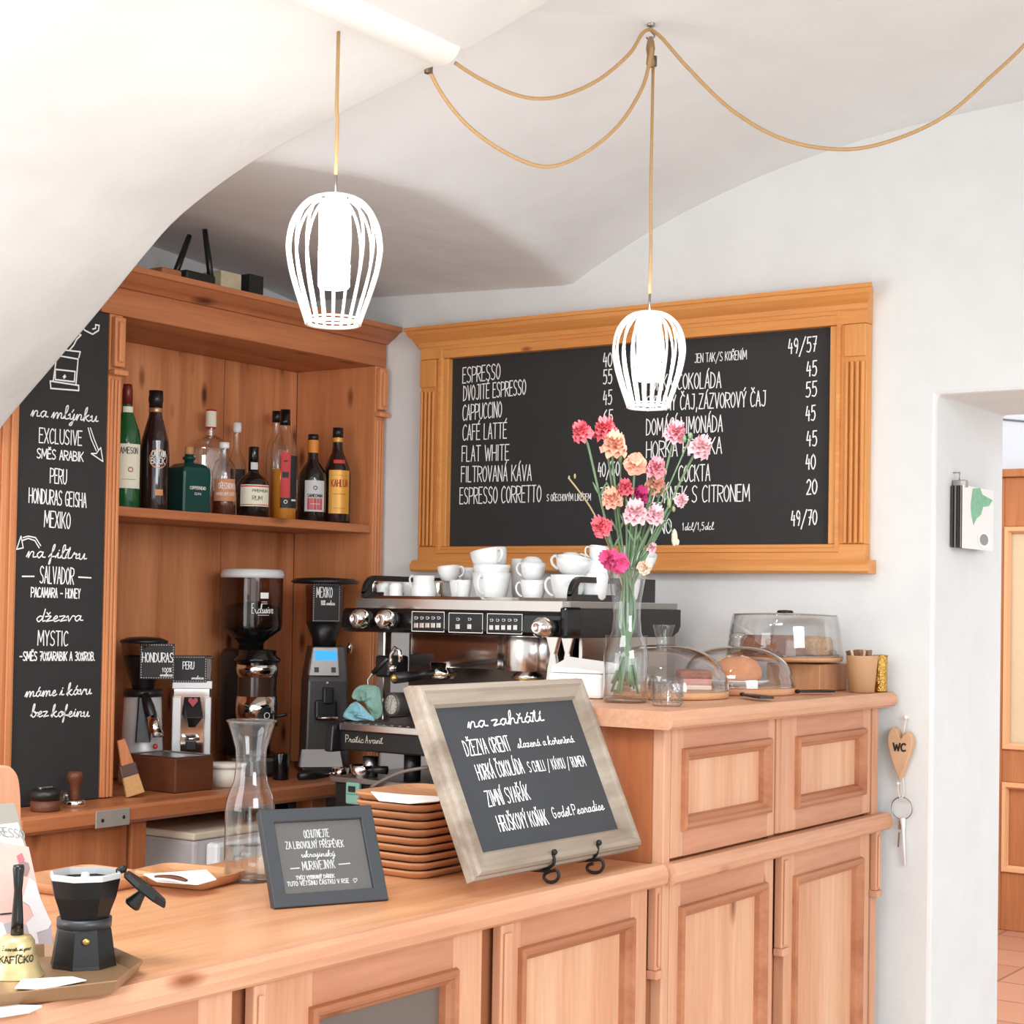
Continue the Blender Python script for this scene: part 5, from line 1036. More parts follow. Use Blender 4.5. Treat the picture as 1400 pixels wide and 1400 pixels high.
m = M(); q = [onz(507, 1083, zt_+.008), onz(518, 1095, zt_+.004), onz(560, 1099, zt_+.002), onz(600, 1096, zt_+.002), onz(604, 1090, zt_+.002), onz(550, 1087, zt_+.003)]
m.add(q+[v+Vector((0, 0, .0012)) for v in q], [(5,4,3,2,1,0), (6,7,8,9,10,11)]+[(k, (k+1) % 6, 6+(k+1) % 6, 6+k) for k in range(6)])
tag(obj('paper_napkin', m, PAPER), 'white paper napkin lying on the topmost tray of the stack', 'napkin')
# two trays with payment slips at the left
for nm, lb, (cx, cy), rz, w, l, k in (('serving_tray', 'rounded wooden tray with white paper slip, right one behind the moka pot', (254, 1206), .18, .15, .12, 0), ('serving_tray', 'large rounded wooden tray lying flat at the back left of the counter', (112, 1212), .06, .15, .17, 1)):
    P = onz(cx, cy, KZ); o = obj(nm, tray_mesh(w, l, .016, .022), TRY['x'], split=True); o.location = (P.x, P.y, KZ); o.rotation_euler.z = rz; tag(o, lb, 'tray', 'loose wooden trays')
    if k == 0:
        o.location.z = KZ+.0005
        m = M(); q = [onz(x, y, KZ+.018+e) for x, y, e in ((196,1196,.003),(240,1193,0),(282,1190,.004),(296,1203,.002),(270,1210,.0),(215,1206,.0))]
        m.add(q+[v+Vector((0, 0, .0012)) for v in q], [(5,4,3,2,1,0), (6,7,8,9,10,11)]+[(i, (i+1) % 6, 6+(i+1) % 6, 6+i) for i in range(6)])
        tag(obj('paper_slip', m, PAPER), 'white folded paper slip lying on the right loose tray', 'paper')
        a, b = onz(206, 1200, KZ+.023), onz(262, 1208, KZ+.023); u = (b-a).normalized(); v = Vector((-u.y, u.x, 0))
        m = M(); K = 8
        m.loft([[a+u*((b-a).length*k2/K)+v*(.007*math.sin(PI*k2/K)*sg)+Vector((0, 0, .004*math.sin(PI*k2/K)+zz)) for sg, zz in ((-1, 0), (1, 0), (1, .003), (-1, .003))] for k2 in range(1, K)], smooth=True)
        tag(obj('wooden_spoon', m, WAL['x']), 'small brown wooden spoon lying across the paper slip', 'spoon')
# moka pot on the brown tray
tp = [onz(x, y, KZ+.012) for x, y in ((-70,1374), (160,1347), (196,1318), (158,1301), (60,1296), (-80,1312))]
t = thing('brown_tray', 'brown metal tray with raised rim under the moka pot and bell', 'tray', (tp[1].x, tp[1].y, KZ))
cen = sum(tp, Vector())/6
def ring(sc, z): return [Vector(((p-cen).x*sc+cen.x, (p-cen).y*sc+cen.y, z)) for p in tp]
obj('rim', M().loft([ring(.90, KZ), ring(.93, KZ+.002), ring(1.0, KZ+.016), ring(.985, KZ+.017), ring(.90, KZ+.0045), ring(.5, KZ+.0045)], smooth=False), mat('brown_tray_metal', srgb(150,116,84), .35, .3), t, world=True)
P = onz(114, 1318, KZ+.005); s = pxm(P)
t = thing('moka_pot', 'black octagonal moka pot with raised lid on the brown tray', 'moka pot', P, math.radians(8))
Z = lambda y: (1330-y)/s
mk = mat('moka_black', srgb(15,15,16), .4, spec=.35)
facet = obj('boiler', M().lathe([(0, 0), (46/s, 0), (45/s, 4/s), (38/s, Z(1281)), (36/s, Z(1276)), (0, Z(1276))], n=8, smooth=False, a0=PI/8), mk, t)
obj('collar', M().lathe([(0, Z(1278)), (37/s, Z(1278)), (37/s, Z(1266)), (0, Z(1266))], n=32), mat('moka_collar', srgb(52,52,54), .35), t)
obj('upper_pot', M().lathe([(34/s, Z(1266)), (37/s, Z(1255)), (44/s, Z(1236)), (49/s, Z(1212)), (47.5/s, Z(1212)), (42/s, Z(1238)), (30/s, Z(1258)), (0, Z(1260))], n=8, smooth=False, a0=PI/8), mk, t)
obj('rim_band', M().lathe([(49.3/s, Z(1212)), (49.5/s, Z(1205)), (46/s, Z(1204)), (46/s, Z(1214))], n=8, smooth=False, a0=PI/8), silver, t)
obj('column', M().lathe([(10/s, Z(1258)), (7/s, Z(1215)), (5/s, Z(1205)), (0, Z(1204))], n=16), silver, t)
vd = (Vector((0, 0, P.z))-P+Vector((0, 0, 0))); vd = Vector((-P.x, -P.y, 0)).normalized(); va = math.atan2(vd.y, vd.x)-math.radians(8)
f = Matrix.Rotation(va, 4, 'Z')
obj('safety_valve', M().lathe([(0, 0), (5/s, 0), (5/s, 4/s), (3/s, 6/s), (0, 6/s)], n=14).xf(f @ Matrix.Translation((39/s, 3/s, Z(1292))) @ Matrix.Rotation(PI/2, 4, 'Y')), BRASS, t)
hd = f @ Vector((0, 1, 0))
obj('hinge', M().tube([hd*(44/s)+Vector((0, 0, Z(1206)))-f.to_3x3() @ Vector((.006, 0, 0)), hd*(52/s)+Vector((0, 0, Z(1201)))], 5/s, 10), mk, t)
p0 = hd*(52/s)+Vector((0, 0, Z(1204))); p1 = hd*(112/s)+Vector((0, 0, Z(1252))); dd = (p1-p0); Lr = dd.length/2; dd.normalize(); sdv = f.to_3x3() @ Vector((1, 0, 0)); nv = sdv.cross(dd)
if nv.z < 0: nv = -nv
TT = Matrix((sdv, dd, nv)).transposed().to_4x4(); TT.translation = (p0+p1)/2
obj('lid', M().lathe([(0, .004), (Lr*.9, .002), (Lr, -.003), (Lr*.97, -.005), (Lr*.6, .0), (0, .001)], n=8, smooth=False, a0=PI/8).xf(TT), mk, t)
obj('lid_knob', M().lathe([(0, 0), (.006, 0), (.005, -.008), (.010, -.024), (.008, -.027), (0, -.027)], n=16).xf(TT), BLACK, t)
# hand bell
P = onz(22, 1333, KZ+.005); s = pxm(P)
t = thing('hand_bell', 'brass hand bell with black wooden handle at the left edge of the counter', 'bell', P); Z = lambda y: (1345-y)/s
obj('bell', M().lathe([(38/s, 0), (37/s, .002), (30/s, Z(1332)), (26/s, Z(1315)), (24/s, Z(1298)), (19/s, Z(1291)), (0, Z(1289)), (0, Z(1291)), (18/s, Z(1293)), (36/s, .001)], n=40), mat('pale_brass', srgb(206,184,132), .32, .55), t)
obj('handle', M().lathe([(0, Z(1290)), (9/s, Z(1290)), (8/s, Z(1270)), (5.5/s, Z(1230)), (8/s, Z(1200)), (7/s, Z(1195)), (0, Z(1194))], n=24), GLOSSB, t)
ba = math.atan2(-P.y, -P.x)
for tx, y, w, h, r in (('KAFÍČKO', 1323, 46, 9, 27.5/s), ('Zazvoň si pro', 1307, 38, 6, 25.6/s)):
    fb = lambda u, v, k=1, r=r: Vector(((r+.001+.0004*k)*math.cos(ba+u/r), (r+.001+.0004*k)*math.sin(ba+u/r), v))
    m = M(); write(m, tx, fb, -w*.5/s, Z(y), w/s, h/s, .0013 if h > 7 else .0008, h < 7); obj('lettering', m, inkb, t)
# wooden paddle behind the poster
q = onx(2, 1046, -1.80)
pdl = smooth_pl([(.034, 0), (.034, .10), (.030, q.z-KZ-.03), (.019, q.z-KZ-.006), (0, q.z-KZ), (-.019, q.z-KZ-.006), (-.030, q.z-KZ-.03), (-.034, .10), (-.034, 0)], 4)
o = obj('wooden_paddle', M().prism(pdl, 'x', -.007, .007), PINE['z'], bevel=.003); o.location = (-1.80, q.y-.004, KZ)
tag(o, 'pale rounded wooden paddle standing behind the poster stand at the left edge', 'paddle')
# poster stand at the left edge
q = onz(76, 1297, KZ); tl = ony(20, 1097, q.y)
vup = (tl-q); hh = vup.length; vup.normalize(); d = Vector((0, 1, 0)); N = d.cross(vup)
pst = thing('poster_stand', 'leaning table stand with pink and white coffee poster at the left edge', 'poster stand', (q.x, q.y-.1, KZ))
o = q-d*.2
obj('board', M().slab(o-N*.006, d, vup, .2, hh, N, .006), mat('grey_board', srgb(158,152,140), .7), pst, world=True, bevel=.001)
obj('sheet', M().slab(o+vup*.004, d, vup, .196, hh-.03, N, .0006), PAPER, pst, world=True)
obj('back_leg', M().slab(o+d*.08+vup*(hh*.8)-N*.01, d, (Vector((-.45, 0, -1))).normalized(), .04, hh*.8, N, .003), KRAFT, pst, world=True)
PP = Plane(o+N*.0007, d, vup, .0006); pinkm = mat('pale_pink_print', srgb(224,180,168), .8)
PP.poly(pst, [(-30,1146), (39,1158), (62,1262), (68,1290), (-30,1300)], 'pink_ground', pinkm, .0003)
PP.off = .0005; PP.o = PP.o+N*.0004
PP.poly(pst, [(-20,1272), (20,1258), (50,1272), (70,1262), (72,1292), (-20,1300)], 'grey_floor', mat('print_grey', srgb(176,166,170), .8), .0002)
PP.o = PP.o+N*.0003
PP.poly(pst, [(40,1200),(48,1206),(56,1230),(70,1262),(66,1270),(50,1275),(53,1290),(44,1291),(36,1262),(46,1252),(40,1238),(30,1232),(34,1218)], 'white_figure', mat('print_white', srgb(222,218,220), .8), .0002)
PP.poly(pst, [(-20,1255),(4,1262),(10,1280),(-20,1290)], 'white_figure', mat('print_white_cup', srgb(234,230,236), .8), .0002)
PP.o = PP.o+N*.0003
PP.poly(pst, [(25,1182),(31,1177),(39,1180),(41,1188),(37,1198),(30,1196),(27,1190)], 'head', mat('print_face', srgb(150,126,118), .8), .0002)
PP.poly(pst, [(23,1170),(30,1166),(34,1176),(26,1180)], 'hat', mat('print_rose', srgb(216,112,118), .8), .0002)
PP.poly(pst, [(0,1249),(31,1246),(31,1248),(0,1251)], 'table_edge', inkb, .0002)
PP.line(pst, 'ESPRESSO', (-22,1140), (34,1147), 13, .0016, False, 'lettering', mat('print_grey_ink', srgb(150,146,142), .8))
P = onz(30, 1385, KZ)
m = M(); q = [onz(x, y, KZ+.0004) for x, y in ((-40,1374), (57,1377), (40,1385), (-40,1398))]
m.add(q+[v+Vector((0, 0, .002)) for v in q], [(3,2,1,0), (4,5,6,7)]+[(i, (i+1) % 4, 4+(i+1) % 4, 4+i) for i in range(4)]); tag(obj('paper_sheet', m, PAPER), 'white sheets of paper at the front left corner of the counter', 'paper')
q = [onz(x, y, KZ+.0065) for x, y in ((30,1340), (98,1336), (118,1341), (60,1353), (20,1352))]
m = M(); m.add(q+[v+Vector((0, 0, .001)) for v in q], [(4,3,2,1,0), (5,6,7,8,9)]+[(i, (i+1) % 5, 5+(i+1) % 5, 5+i) for i in range(5)]); tag(obj('paper_slip', m, PAPER), 'white paper slip lying in the brown tray before the moka pot', 'paper')
# ================================================================ things on the high bar
HZ = 1.209
def colz(px, X, z=HZ): p = onx(px, 950, X); p.z = z; return p
P = colz(855, -1.54)
vt, s, Z = carafe('flower_vase', 'glass carafe vase of water holding pink carnations on the high bar', 855, 963, 781, 30.5, 19, 28.5, P, 848, 895, 872, 'vase')
VP = P.copy(); VS = s
def petal_mat(n, c, edge): 
    m = mat(n, srgb(*c), .7, var=.16, scale=90); return m
CORAL = petal_mat('coral_petals', (232,110,122), 0); PEACH = petal_mat('peach_petals', (246,180,154), 0); PALE = petal_mat('pale_pink_petals', (246,196,202), 0)
ROSE = petal_mat('rose_petals', (238,160,172), 0); MAGE = petal_mat('magenta_petals', (190,48,112), 0); HOT = petal_mat('hot_pink_petals', (222,84,138), 0); CREAMP = petal_mat('cream_petals', (244,214,190), 0)
STEM = mat('green_stem', srgb(112,140,104), .6, var=.2, scale=60); CALYX = mat('calyx', srgb(150,166,118), .6, var=.2, scale=60); DRY = mat('dry_twig', srgb(176,160,116), .8)
def bloom(m, c, n, r, seed, full=1.):
    random.seed(seed); n = Vector(n).normalized(); a = n.orthogonal().normalized(); b = n.cross(a)
    for L in range(5):
        ph = random.uniform(0, 6); k = 34; RR = r*(1.0-.11*L); up = .02+.12*L; vs = []; fs = []
        pet = 5; ro = random.uniform(0, 6)
        for i in range(5):
            q = i/4
            for j in range(k):
                t = 2*PI*j/k; lobe = .80+.20*abs(math.cos(pet*.5*(t+ro)))**.6+random.uniform(-.05, .05)
                rad = RR*q*lobe; h = r*(up*q*1.2-.30*q**2*(1-.22*L)*(1.2-.2*L))+r*.16*q*q*math.sin(9*t+ph)+r*.07*q*random.uniform(-1, 1)
                vs.append(c+a*rad*math.cos(t)+b*rad*math.sin(t)+n*(h+r*.09*L))
        for i in range(4):
            for j in range(k): fs.append((i*k+j, i*k+(j+1) % k, (i+1)*k+(j+1) % k, (i+1)*k+j))
        m.add(vs, fs, True)
    return m
neckz = HZ+(963-848)/s; rimz = HZ+(963-783)/s
FL = [(796,591,13.5,CORAL,-.01,'coral carnation, highest on the far left of the bouquet',(-.5,1)),(828,588,15.5,CORAL,.0,'coral carnation beside the far left one, above a peach bloom',(-.1,1)),(840,609,16.5,PEACH,-.02,'peach carnation just below the second coral bloom',(.1,.8)),
    (869,633,14,PEACH,-.03,'open orange peach carnation in the upper middle of the bouquet',(.0,.2)),(897,640,13,ROSE,.0,'pale rose carnation in the middle right above a peach bloom',(.1,.8)),(897,663,13,PEACH,.015,'peach carnation half hidden under the middle right rose bloom',(.1,.4)),
    (923,592,14.5,ROSE,.01,'rose and white carnation, highest on the right of the bouquet',(.15,.9)),(957,612,15,PALE,.0,'pale pink carnation farthest right in the bouquet',(.5,.7)),(855,667,10.5,CORAL,-.01,'small coral carnation left of the dark magenta bloom',(-.1,.9)),
    (874,677,12,MAGE,.0,'dark magenta carnation in the heart of the bouquet',(.2,.4)),(837,681,13,PEACH,-.01,'peach carnation on the left below the small coral bloom',(-.2,.6)),(869,701,15.5,PALE,-.035,'large pale pink carnation, front left of the close pair',(-.1,.7)),
    (895,704,12.5,PALE,-.03,'pale pink carnation, front right of the close pair',(.2,.6)),(822,720,13,CORAL,-.02,'coral and magenta carnation leaning low on the left',(-.5,.6)),(931,684,8.5,PALE,.0,'small half open pale pink carnation on the right',(.6,.4)),
    (833,764,13,HOT,-.035,'magenta pink carnation hanging over the vase rim',(-.5,.2)),(847,771,13,HOT,-.04,'hot pink carnation resting on the vase rim',(.1,-.1)),(891,749,6.5,PALE,.0,'tiny pale pink carnation just above the right of the rim',(.4,.6)),(882,775,9,CREAMP,-.03,'cream carnation at the right of the vase rim',(.3,.3))]
for i, (px, py, rp, pm, dep, lb, dr) in enumerate(FL):
    c = onpl(px, py, VP, FW); c = EYEP+(c-EYEP)*(1+dep/2.2)
    n = RT*dr[0]+UP*dr[1]-FW*.55
    random.seed(200+i); an = random.uniform(0, 6.28); q = random.uniform(.4, 1.05)
    nk = Vector((VP.x, VP.y, neckz))+Vector((math.cos(an), math.sin(an), 0))*(.013*q*1.2)
    rm = Vector((VP.x, VP.y, rimz))+(c-Vector((VP.x, VP.y, rimz)))*.18; dxy = Vector((rm.x-VP.x, rm.y-VP.y, 0))
    if dxy.length > .026: dxy = dxy.normalized()*.026
    rm = Vector((VP.x+dxy.x, VP.y+dxy.y, rimz))
    bt = Vector((VP.x-math.cos(an)*.026*q, VP.y-math.sin(an)*.026*q, HZ+.014+random.uniform(0, .03)))
    t = thing('carnation', lb, 'flower', c, group='carnations in the glass vase')
    nn = n.normalized(); r = rp/VS
    base = c-nn*r*.75
    if c.z < rimz+.03: path = [base, base+Vector((0, 0, -.004))*1+(rm-base)*.3, rm, nk, bt]
    else: path = [base, base-nn*.012+(rm-base)*.06, rm+(base-rm)*.42+Vector((random.uniform(-.004, .004), random.uniform(-.004, .004), 0)), rm, nk, (nk+bt)/2+Vector((.003, 0, 0)), bt]
    obj('stem', M().tube(smooth_tri(path, 4), .0022, 7), STEM, t, world=True)
    m = M(); bloom(m, c-nn*r*.1, nn, r*1.2, 300+i); obj('bloom', m, pm, t, world=True)
    ax = nn; oa = ax.orthogonal().normalized(); TT = Matrix((oa, ax.cross(oa), ax)).transposed().to_4x4(); TT.translation = base
    obj('calyx', M().lathe([(.0019, -.002), (r*.22, .003), (r*.30, r*.5), (r*.34, r*.78)], n=12).xf(TT), CALYX, t, world=True)
    if c.z > rimz+.05:
        lf = M(); a = path[2]+(path[1]-path[2])*.3
        for sg in (-1, 1):
            u = (RT*sg*.5+UP).normalized(); w = RT.cross(u).normalized(); L = .028
            lf.loft([[a+u*(L*k/5)+FW*(-.004*math.sin(PI*k/5))+w.cross(u)*(sg2*.0022*math.sin(PI*(k+.4)/5.8)) for sg2 in (-1, 1)]+[a+u*(L*k/5)+FW*(-.004*math.sin(PI*k/5)+.0006)+w.cross(u)*(sg2*.0022*math.sin(PI*(k+.4)/5.8)) for sg2 in (1, -1)] for k in range(6)])
        obj('leaves', lf, STEM, t, world=True)
def twig(label, pts, bud, mt=DRY, bm=CREAMP):
    P3 = [onpl(x, y, VP, FW) for x, y in pts]; t = thing('flower_stalk', label, 'flower stalk', P3[0], group='faded stalks in the glass vase')
    end = [Vector((VP.x, VP.y, neckz))+RT*.004, Vector((VP.x, VP.y, HZ+.016))-RT*.012]
    obj('stem', M().tube(smooth_tri(P3+end, 4), .0015, 6), mt, t, world=True)
    for (x, y, rb, sq) in bud: obj('bud', M().blob(onpl(x, y, VP, FW), rb/VS, 10, (.7, .7, sq), .06), bm, t, world=True)
twig('dry bare stalk reaching far left out of the bouquet', [(777,653),(795,676),(812,702),(832,745),(845,782)], [(786,651,2.2,1.6), (778,653,1.8,1.6)], DRY, DRY)
twig('wilted pale bud drooping at the right of the bouquet', [(921,738),(918,724),(908,712),(890,740),(868,783)], [(922,735,6,2.0), (926,741,4,1.2)], STEM)
twig('green stalk with two slim closed buds at the right', [(917,690),(905,706),(885,745),(864,783)], [(915,688,4.5,1.5), (921,696,3.5,1.2)], STEM, CALYX)
twig('bushy green side shoot with closed buds at the upper right', [(944,598),(935,618),(912,670),(880,740),(862,783)], [(944,596,5,1.0), (936,600,4,1.3), (950,604,3.5,1.0)], STEM, STEM)
twig('straight green stalk with small bud in the left half', [(849,628),(848,660),(847,720),(851,783)], [(848,625,4,1.7)], STEM, CALYX)
# tumbler
P = colz(912, -1.43); s = pxm(P)
t = thing('glass_tumbler', 'small knobbly glass tumbler standing before the vase', 'glass', P)
kn = M(); R = 22.5/s; H = 40/s
prf = [(0, 0), (R*.86, 0), (R*.9, .003)]
for k in range(12): z = .004+(H-.012)*k/11; prf += [(R*(.92+.06*k/11)+.0010, z), (R*(.92+.06*k/11)-.0006, z+(H-.012)/24)]
prf += [(R, H), (R*.93, H), (R*.86, .006), (0, .006)]
obj('glass_body', M().lathe(prf, n=40), clear('knobbly_glass', (.96,.965,.965), .04, 1.3), t)
kb = M()
for i in range(7):
    for j in range(18):
        a = 2*PI*(j+.5*(i % 2))/18; z = .006+(H-.014)*i/6; kb.blob((R*.965*math.cos(a), R*.965*math.sin(a), z), .0022, 6)
obj('knobs', kb, clear('glass_knobs', (.9,.91,.91), .05, 1.8), t)
# folded napkins
P = colz(800, -1.67)
t = thing('napkin_stack', 'pile of white folded paper napkins on the high bar behind the chalkboard', 'napkins', P, .2)
obj('lower_pile', M().box(-.055, .05, -.05, .05, 0, .045), PAPER, t, bevel=.006)
m = M(); m.loft([[(-.05, -.048, .046), (.05, -.048, .046), (.05, .048, .046), (-.05, .048, .046)], [(-.05, -.045, .056), (.045, -.04, .050), (.048, .045, .062), (-.05, .046, .072)]], smooth=False); obj('folded_top', m, PAPER, t, bevel=.004)
# glass domes with cakes
def dome(label, px, X, rad, top, ytop, kn, ybase, board):
    P = colz(px, X); s = pxm(P); R = rad/s; z0 = .014; H = (ybase-top)/s
    t = thing('cake_dome', label, 'cake dome', P, group='glass domes on the high bar')
    obj('wooden_board', M().lathe([(0, 0), (R*.99, 0), (R*1.0, .004), (R*1.0, z0-.003), (R*.98, z0), (0, z0)], n=48), board, t)
    pr = [(R*math.cos(a)**.75 if a < PI/2 else 0, z0+(H-z0)*math.sin(a)) for a in [PI/2*k/14 for k in range(15)]]
    pr[-1] = (0.0, H)
    obj('glass_cover', M().lathe(pr[:-1]+[(.004, H)], n=56), GLASS, t)
    m = M().tube([(R*math.cos(2*PI*k/56), R*math.sin(2*PI*k/56), z0+.001) for k in range(56)], .0016, 6, True); obj('rim', m, GLASS2, t)
    kz = (ytop-top)/s
    if kn == 'flare': obj('knob', M().lathe([(0, H-.001), (9/s, H), (8.5/s, H+.004), (10/s, H+.3*28/s), (15/s, H+26/s), (15.5/s, H+28/s), (0, H+27/s)], n=28), GLASS2, t)
    else: obj('knob', M().lathe([(0, H-.001), (8/s, H), (6/s, H+4/s), (11/s, H+9/s), (12/s, H+14/s), (9/s, H+18/s), (0, H+19/s)], n=28), GLASS2, t)
    return t, P, s, R, z0
t1, P1, s1_, R1, z1 = dome('large glass dome with flared knob over a chocolate cake behind the tumbler', 906, -1.585, 90, 881, 852, 'flare', 951, TRY['y'])
t2, P2, s2_, R2, z2 = dome('glass dome with round knob over an almond bun', 1008, -1.55, 78, 884, 866, 'ball', 948, TRY['y'])
c = onpl(948, 938, P1, FW); c.z = HZ+z1+.0004
t = thing('chocolate_cake', 'layered chocolate cake slice with pale filling under the large dome', 'cake', c, .6)
for nm, a, b, mt in (('cream_layer', 0, .010, mat('cake_cream', srgb(222,196,176), .8)), ('filling', .010, .022, mat('cake_filling', srgb(200,140,128), .7)), ('cake_top', .022, .036, mat('cake_brown', srgb(150,92,70), .9, var=.3, scale=90, bump=.6))):
    obj(nm, M().box(-.03, .03, -.046, .046, a, b), mt, t, bevel=.003)
P = Vector((P2.x, P2.y, HZ+z2+.0004))
t = thing('cake_plate', 'small white plate under the almond bun inside the right dome', 'plate', P)
obj('plate', M().lathe([(0, 0), (.04, 0), (.062, .010), (.063, .012), (.05, .006), (0, .004)], n=40), PORC, t)
t = thing('almond_bun', 'golden brown almond bun on a white plate under the right dome', 'bun', (P.x, P.y, P.z+.008))
bun = mat('bun_crust', srgb(214,142,96), .75, var=.2, scale=50, bump=.5)
obj('bun', M().lathe([(0, 0), (.040, 0), (.048, .012), (.047, .026), (.036, .042), (.018, .050), (0, .052)], n=28), bun, t)
random.seed(9)
for k in range(14):
    a = random.uniform(0, 6.28); q = random.uniform(.005, .036); z = .052-.010*(q/.036)**2*1.2
    b = M().blob((0, 0, 0), .006, 8, (1.2, .7, .3)); b.xf(Matrix.Translation((q*math.cos(a), q*math.sin(a), z)) @ Euler((random.uniform(-.5, .5), random.uniform(-.5, .5), a)).to_matrix().to_4x4())
    obj('almond', b, mat('almond_flake', srgb(236,196,150), .7) if k == 0 else bpy.data.materials['almond_flake'], t)
for k in range(6):
    a = random.uniform(0, 6.28); q = random.uniform(0, .014)
    obj('nut', M().blob((q*math.cos(a), q*math.sin(a), .056), .004, 8, (1, 1, .8), .1), mat('chopped_nut', srgb(140,84,58), .8) if k == 0 else bpy.data.materials['chopped_nut'], t)
# rectangular wood block with round cake stand on it
t = thing('wood_block', 'light wooden block standing on the high bar under the covered cake stand', 'block', (-1.505, 3.29, HZ))
obj('block', M().box(-.065, .055, -.062, .075, 0, .056), TRY['z'], t, bevel=.002)
P = colz(1072, -1.553); s = pxm(P); zb = HZ+.0565; R = 80/s
t = thing('cake_stand', 'round glass cake stand with wide clear cover holding loaf cakes, nearest the wall', 'cake stand', (P.x, P.y, zb))
obj('foot', M().lathe([(0, 0), (.05, 0), (.05, .003), (.02, .006), (0, .006)], (.04, .015, 0), 32), GLASS2, t)
obj('plate', M().lathe([(0, .004), (R*.96, .004), (R*.99, .008), (R*.99, .013), (0, .012)], n=56), TRY['y'], t)
obj('glass_cover', M().lathe([(R*.985, .014), (R*.99, .018), (R*.93, .075), (R*.90, .096), (R*.86, .101), (R*.3, .104), (.004, .104)], n=64), GLASS, t)
obj('rim', M().tube([(R*.988*math.cos(2*PI*k/60), R*.988*math.sin(2*PI*k/60), .015) for k in range(60)], .0016, 6, True), GLASS2, t)
obj('edge', M().tube([(R*.88*math.cos(2*PI*k/60), R*.88*math.sin(2*PI*k/60), .100) for k in range(60)], .0011, 6, True), GLASS2, t)
obj('knob', M().lathe([(0, .104), (.018, .104), (.016, .109), (0, .110)], n=24), GLOSSB, t)
for lb, px, x, w, l, hh, col, nm in (('dark brown loaf cake, left under the wide cover', 1044, -1.56, .04, .034, .044, (132,88,66), 'loaf_dark'), ('brown loaf cake, second from left under the wide cover', 1071, -1.56, .04, .024, .043, (156,112,86), 'loaf_brown'), ('pale golden loaf cake, third under the wide cover', 1097, -1.56, .045, .022, .042, (206,166,122), 'loaf_gold'), ('tan loaf cake at the right end under the wide cover', 1130, -1.525, .034, .024, .040, (200,158,118), 'loaf_tan')):
    p = onx(px, 900, x); b = thing('loaf_cake', lb, 'cake', (p.x, min(p.y, 3.365), zb+.0135), .1, 'loaf cakes under the wide cover')
    prl = [(-l, 0), (l, 0), (l*1.05, hh*.5), (l*.9, hh*.85), (l*.4, hh), (-l*.4, hh), (-l*.9, hh*.85), (-l*1.05, hh*.5)]
    obj('loaf', M().prism(prl, 'x', -w, w, True), mat(nm, srgb(*col), .85, var=.35, scale=120, bump=.7), b, bevel=.004)
# tongs
for lb, (xa, ya), (xb, yb), mt, nm in (('pair of black cake tongs lying on the bar edge between the two domes', (1003, 948), (1050, 961), BLACK, 0), ('flat dark cake tongs beside the right dome', (1088, 951), (1112, 950), IRON, 1)):
    a, b = onz(xa, ya, HZ+.006), onz(xb, yb, HZ+.006)
    if nm == 0: a = Vector((-1.462, 2.905, HZ+.006)); b = Vector((-1.375, 2.83, HZ+.006))
    else: a = Vector((-1.44, 3.10, HZ+.006)); b = Vector((-1.40, 3.17, HZ+.006))
    u = (b-a).normalized(); v = Vector((-u.y, u.x, 0)); L = (b-a).length
    t = thing('cake_tongs', lb, 'tongs', a)
    for sg in (-1, 1):
        pts = [a, a+u*L*.3+v*sg*.006, a+u*L*.7+v*sg*.010, b+v*sg*.007]
        m = M(); ring_ = []
        for k, p in enumerate(pts): w_ = .004+.001*k; ring_.append([p+v*w_+Vector((0,0,-.002)), p-v*w_+Vector((0,0,-.002)), p-v*w_+Vector((0,0,.0025)), p+v*w_+Vector((0,0,.0025))])
        m.loft(ring_, smooth=False); obj('arm', m, mt, t, world=True, bevel=.001)
    obj('hinge', M().blob(a, .006, 10, (1, 1, .7)), mt, t, world=True)
# paper cup with wooden sticks, gold tin
P = Vector((-1.389, 3.30, HZ)); P = colz(1178, -1.389); s = pxm(P)
t = thing('paper_cup', 'brown kraft paper cup full of sugar sticks near the wall end of the bar', 'paper cup', P)
obj('cup', M().lathe([(0, 0), (17/s, 0), (21.5/s, 49/s), (22.5/s, 50/s), (20.5/s, 50/s), (17/s, 3/s), (0, 3/s)], n=36), KRAFT, t)
random.seed(4)
for k in range(9):
    x, y = random.uniform(-.018, .018), random.uniform(-.018, .018); o = obj('sugar_stick', M().slab((-.005, -.002, 0), (1,0,0), (0,1,0), .011, .004, (0,0,1), .074), mat('stick_%d' % k, srgb(*random.choice([(150,112,86),(206,170,130),(120,84,64),(224,206,180)])), .8), t)
    o.location = (x*.6, y*.6, .014); o.rotation_euler = (random.uniform(-.25, .25), random.uniform(-.25, .25), random.uniform(0, 3))
P = colz(1203, -1.372); s = pxm(P)
t = thing('gold_tin', 'slim embossed golden tin right beside the kraft paper cup', 'tin', P)
prf = [(0, 0), (9.5/s, 0)]
for k in range(15): prf += [(10.2/s, .002+48/s*k/15), (9.6/s, .002+48/s*(k+.5)/15)]
obj('body', M().lathe(prf+[(9.6/s, 49/s)], n=24), GOLD, t); obj('lid', M().lathe([(10.4/s, 45/s), (10.4/s, 50/s), (0, 51/s)], n=24), GOLD, t)
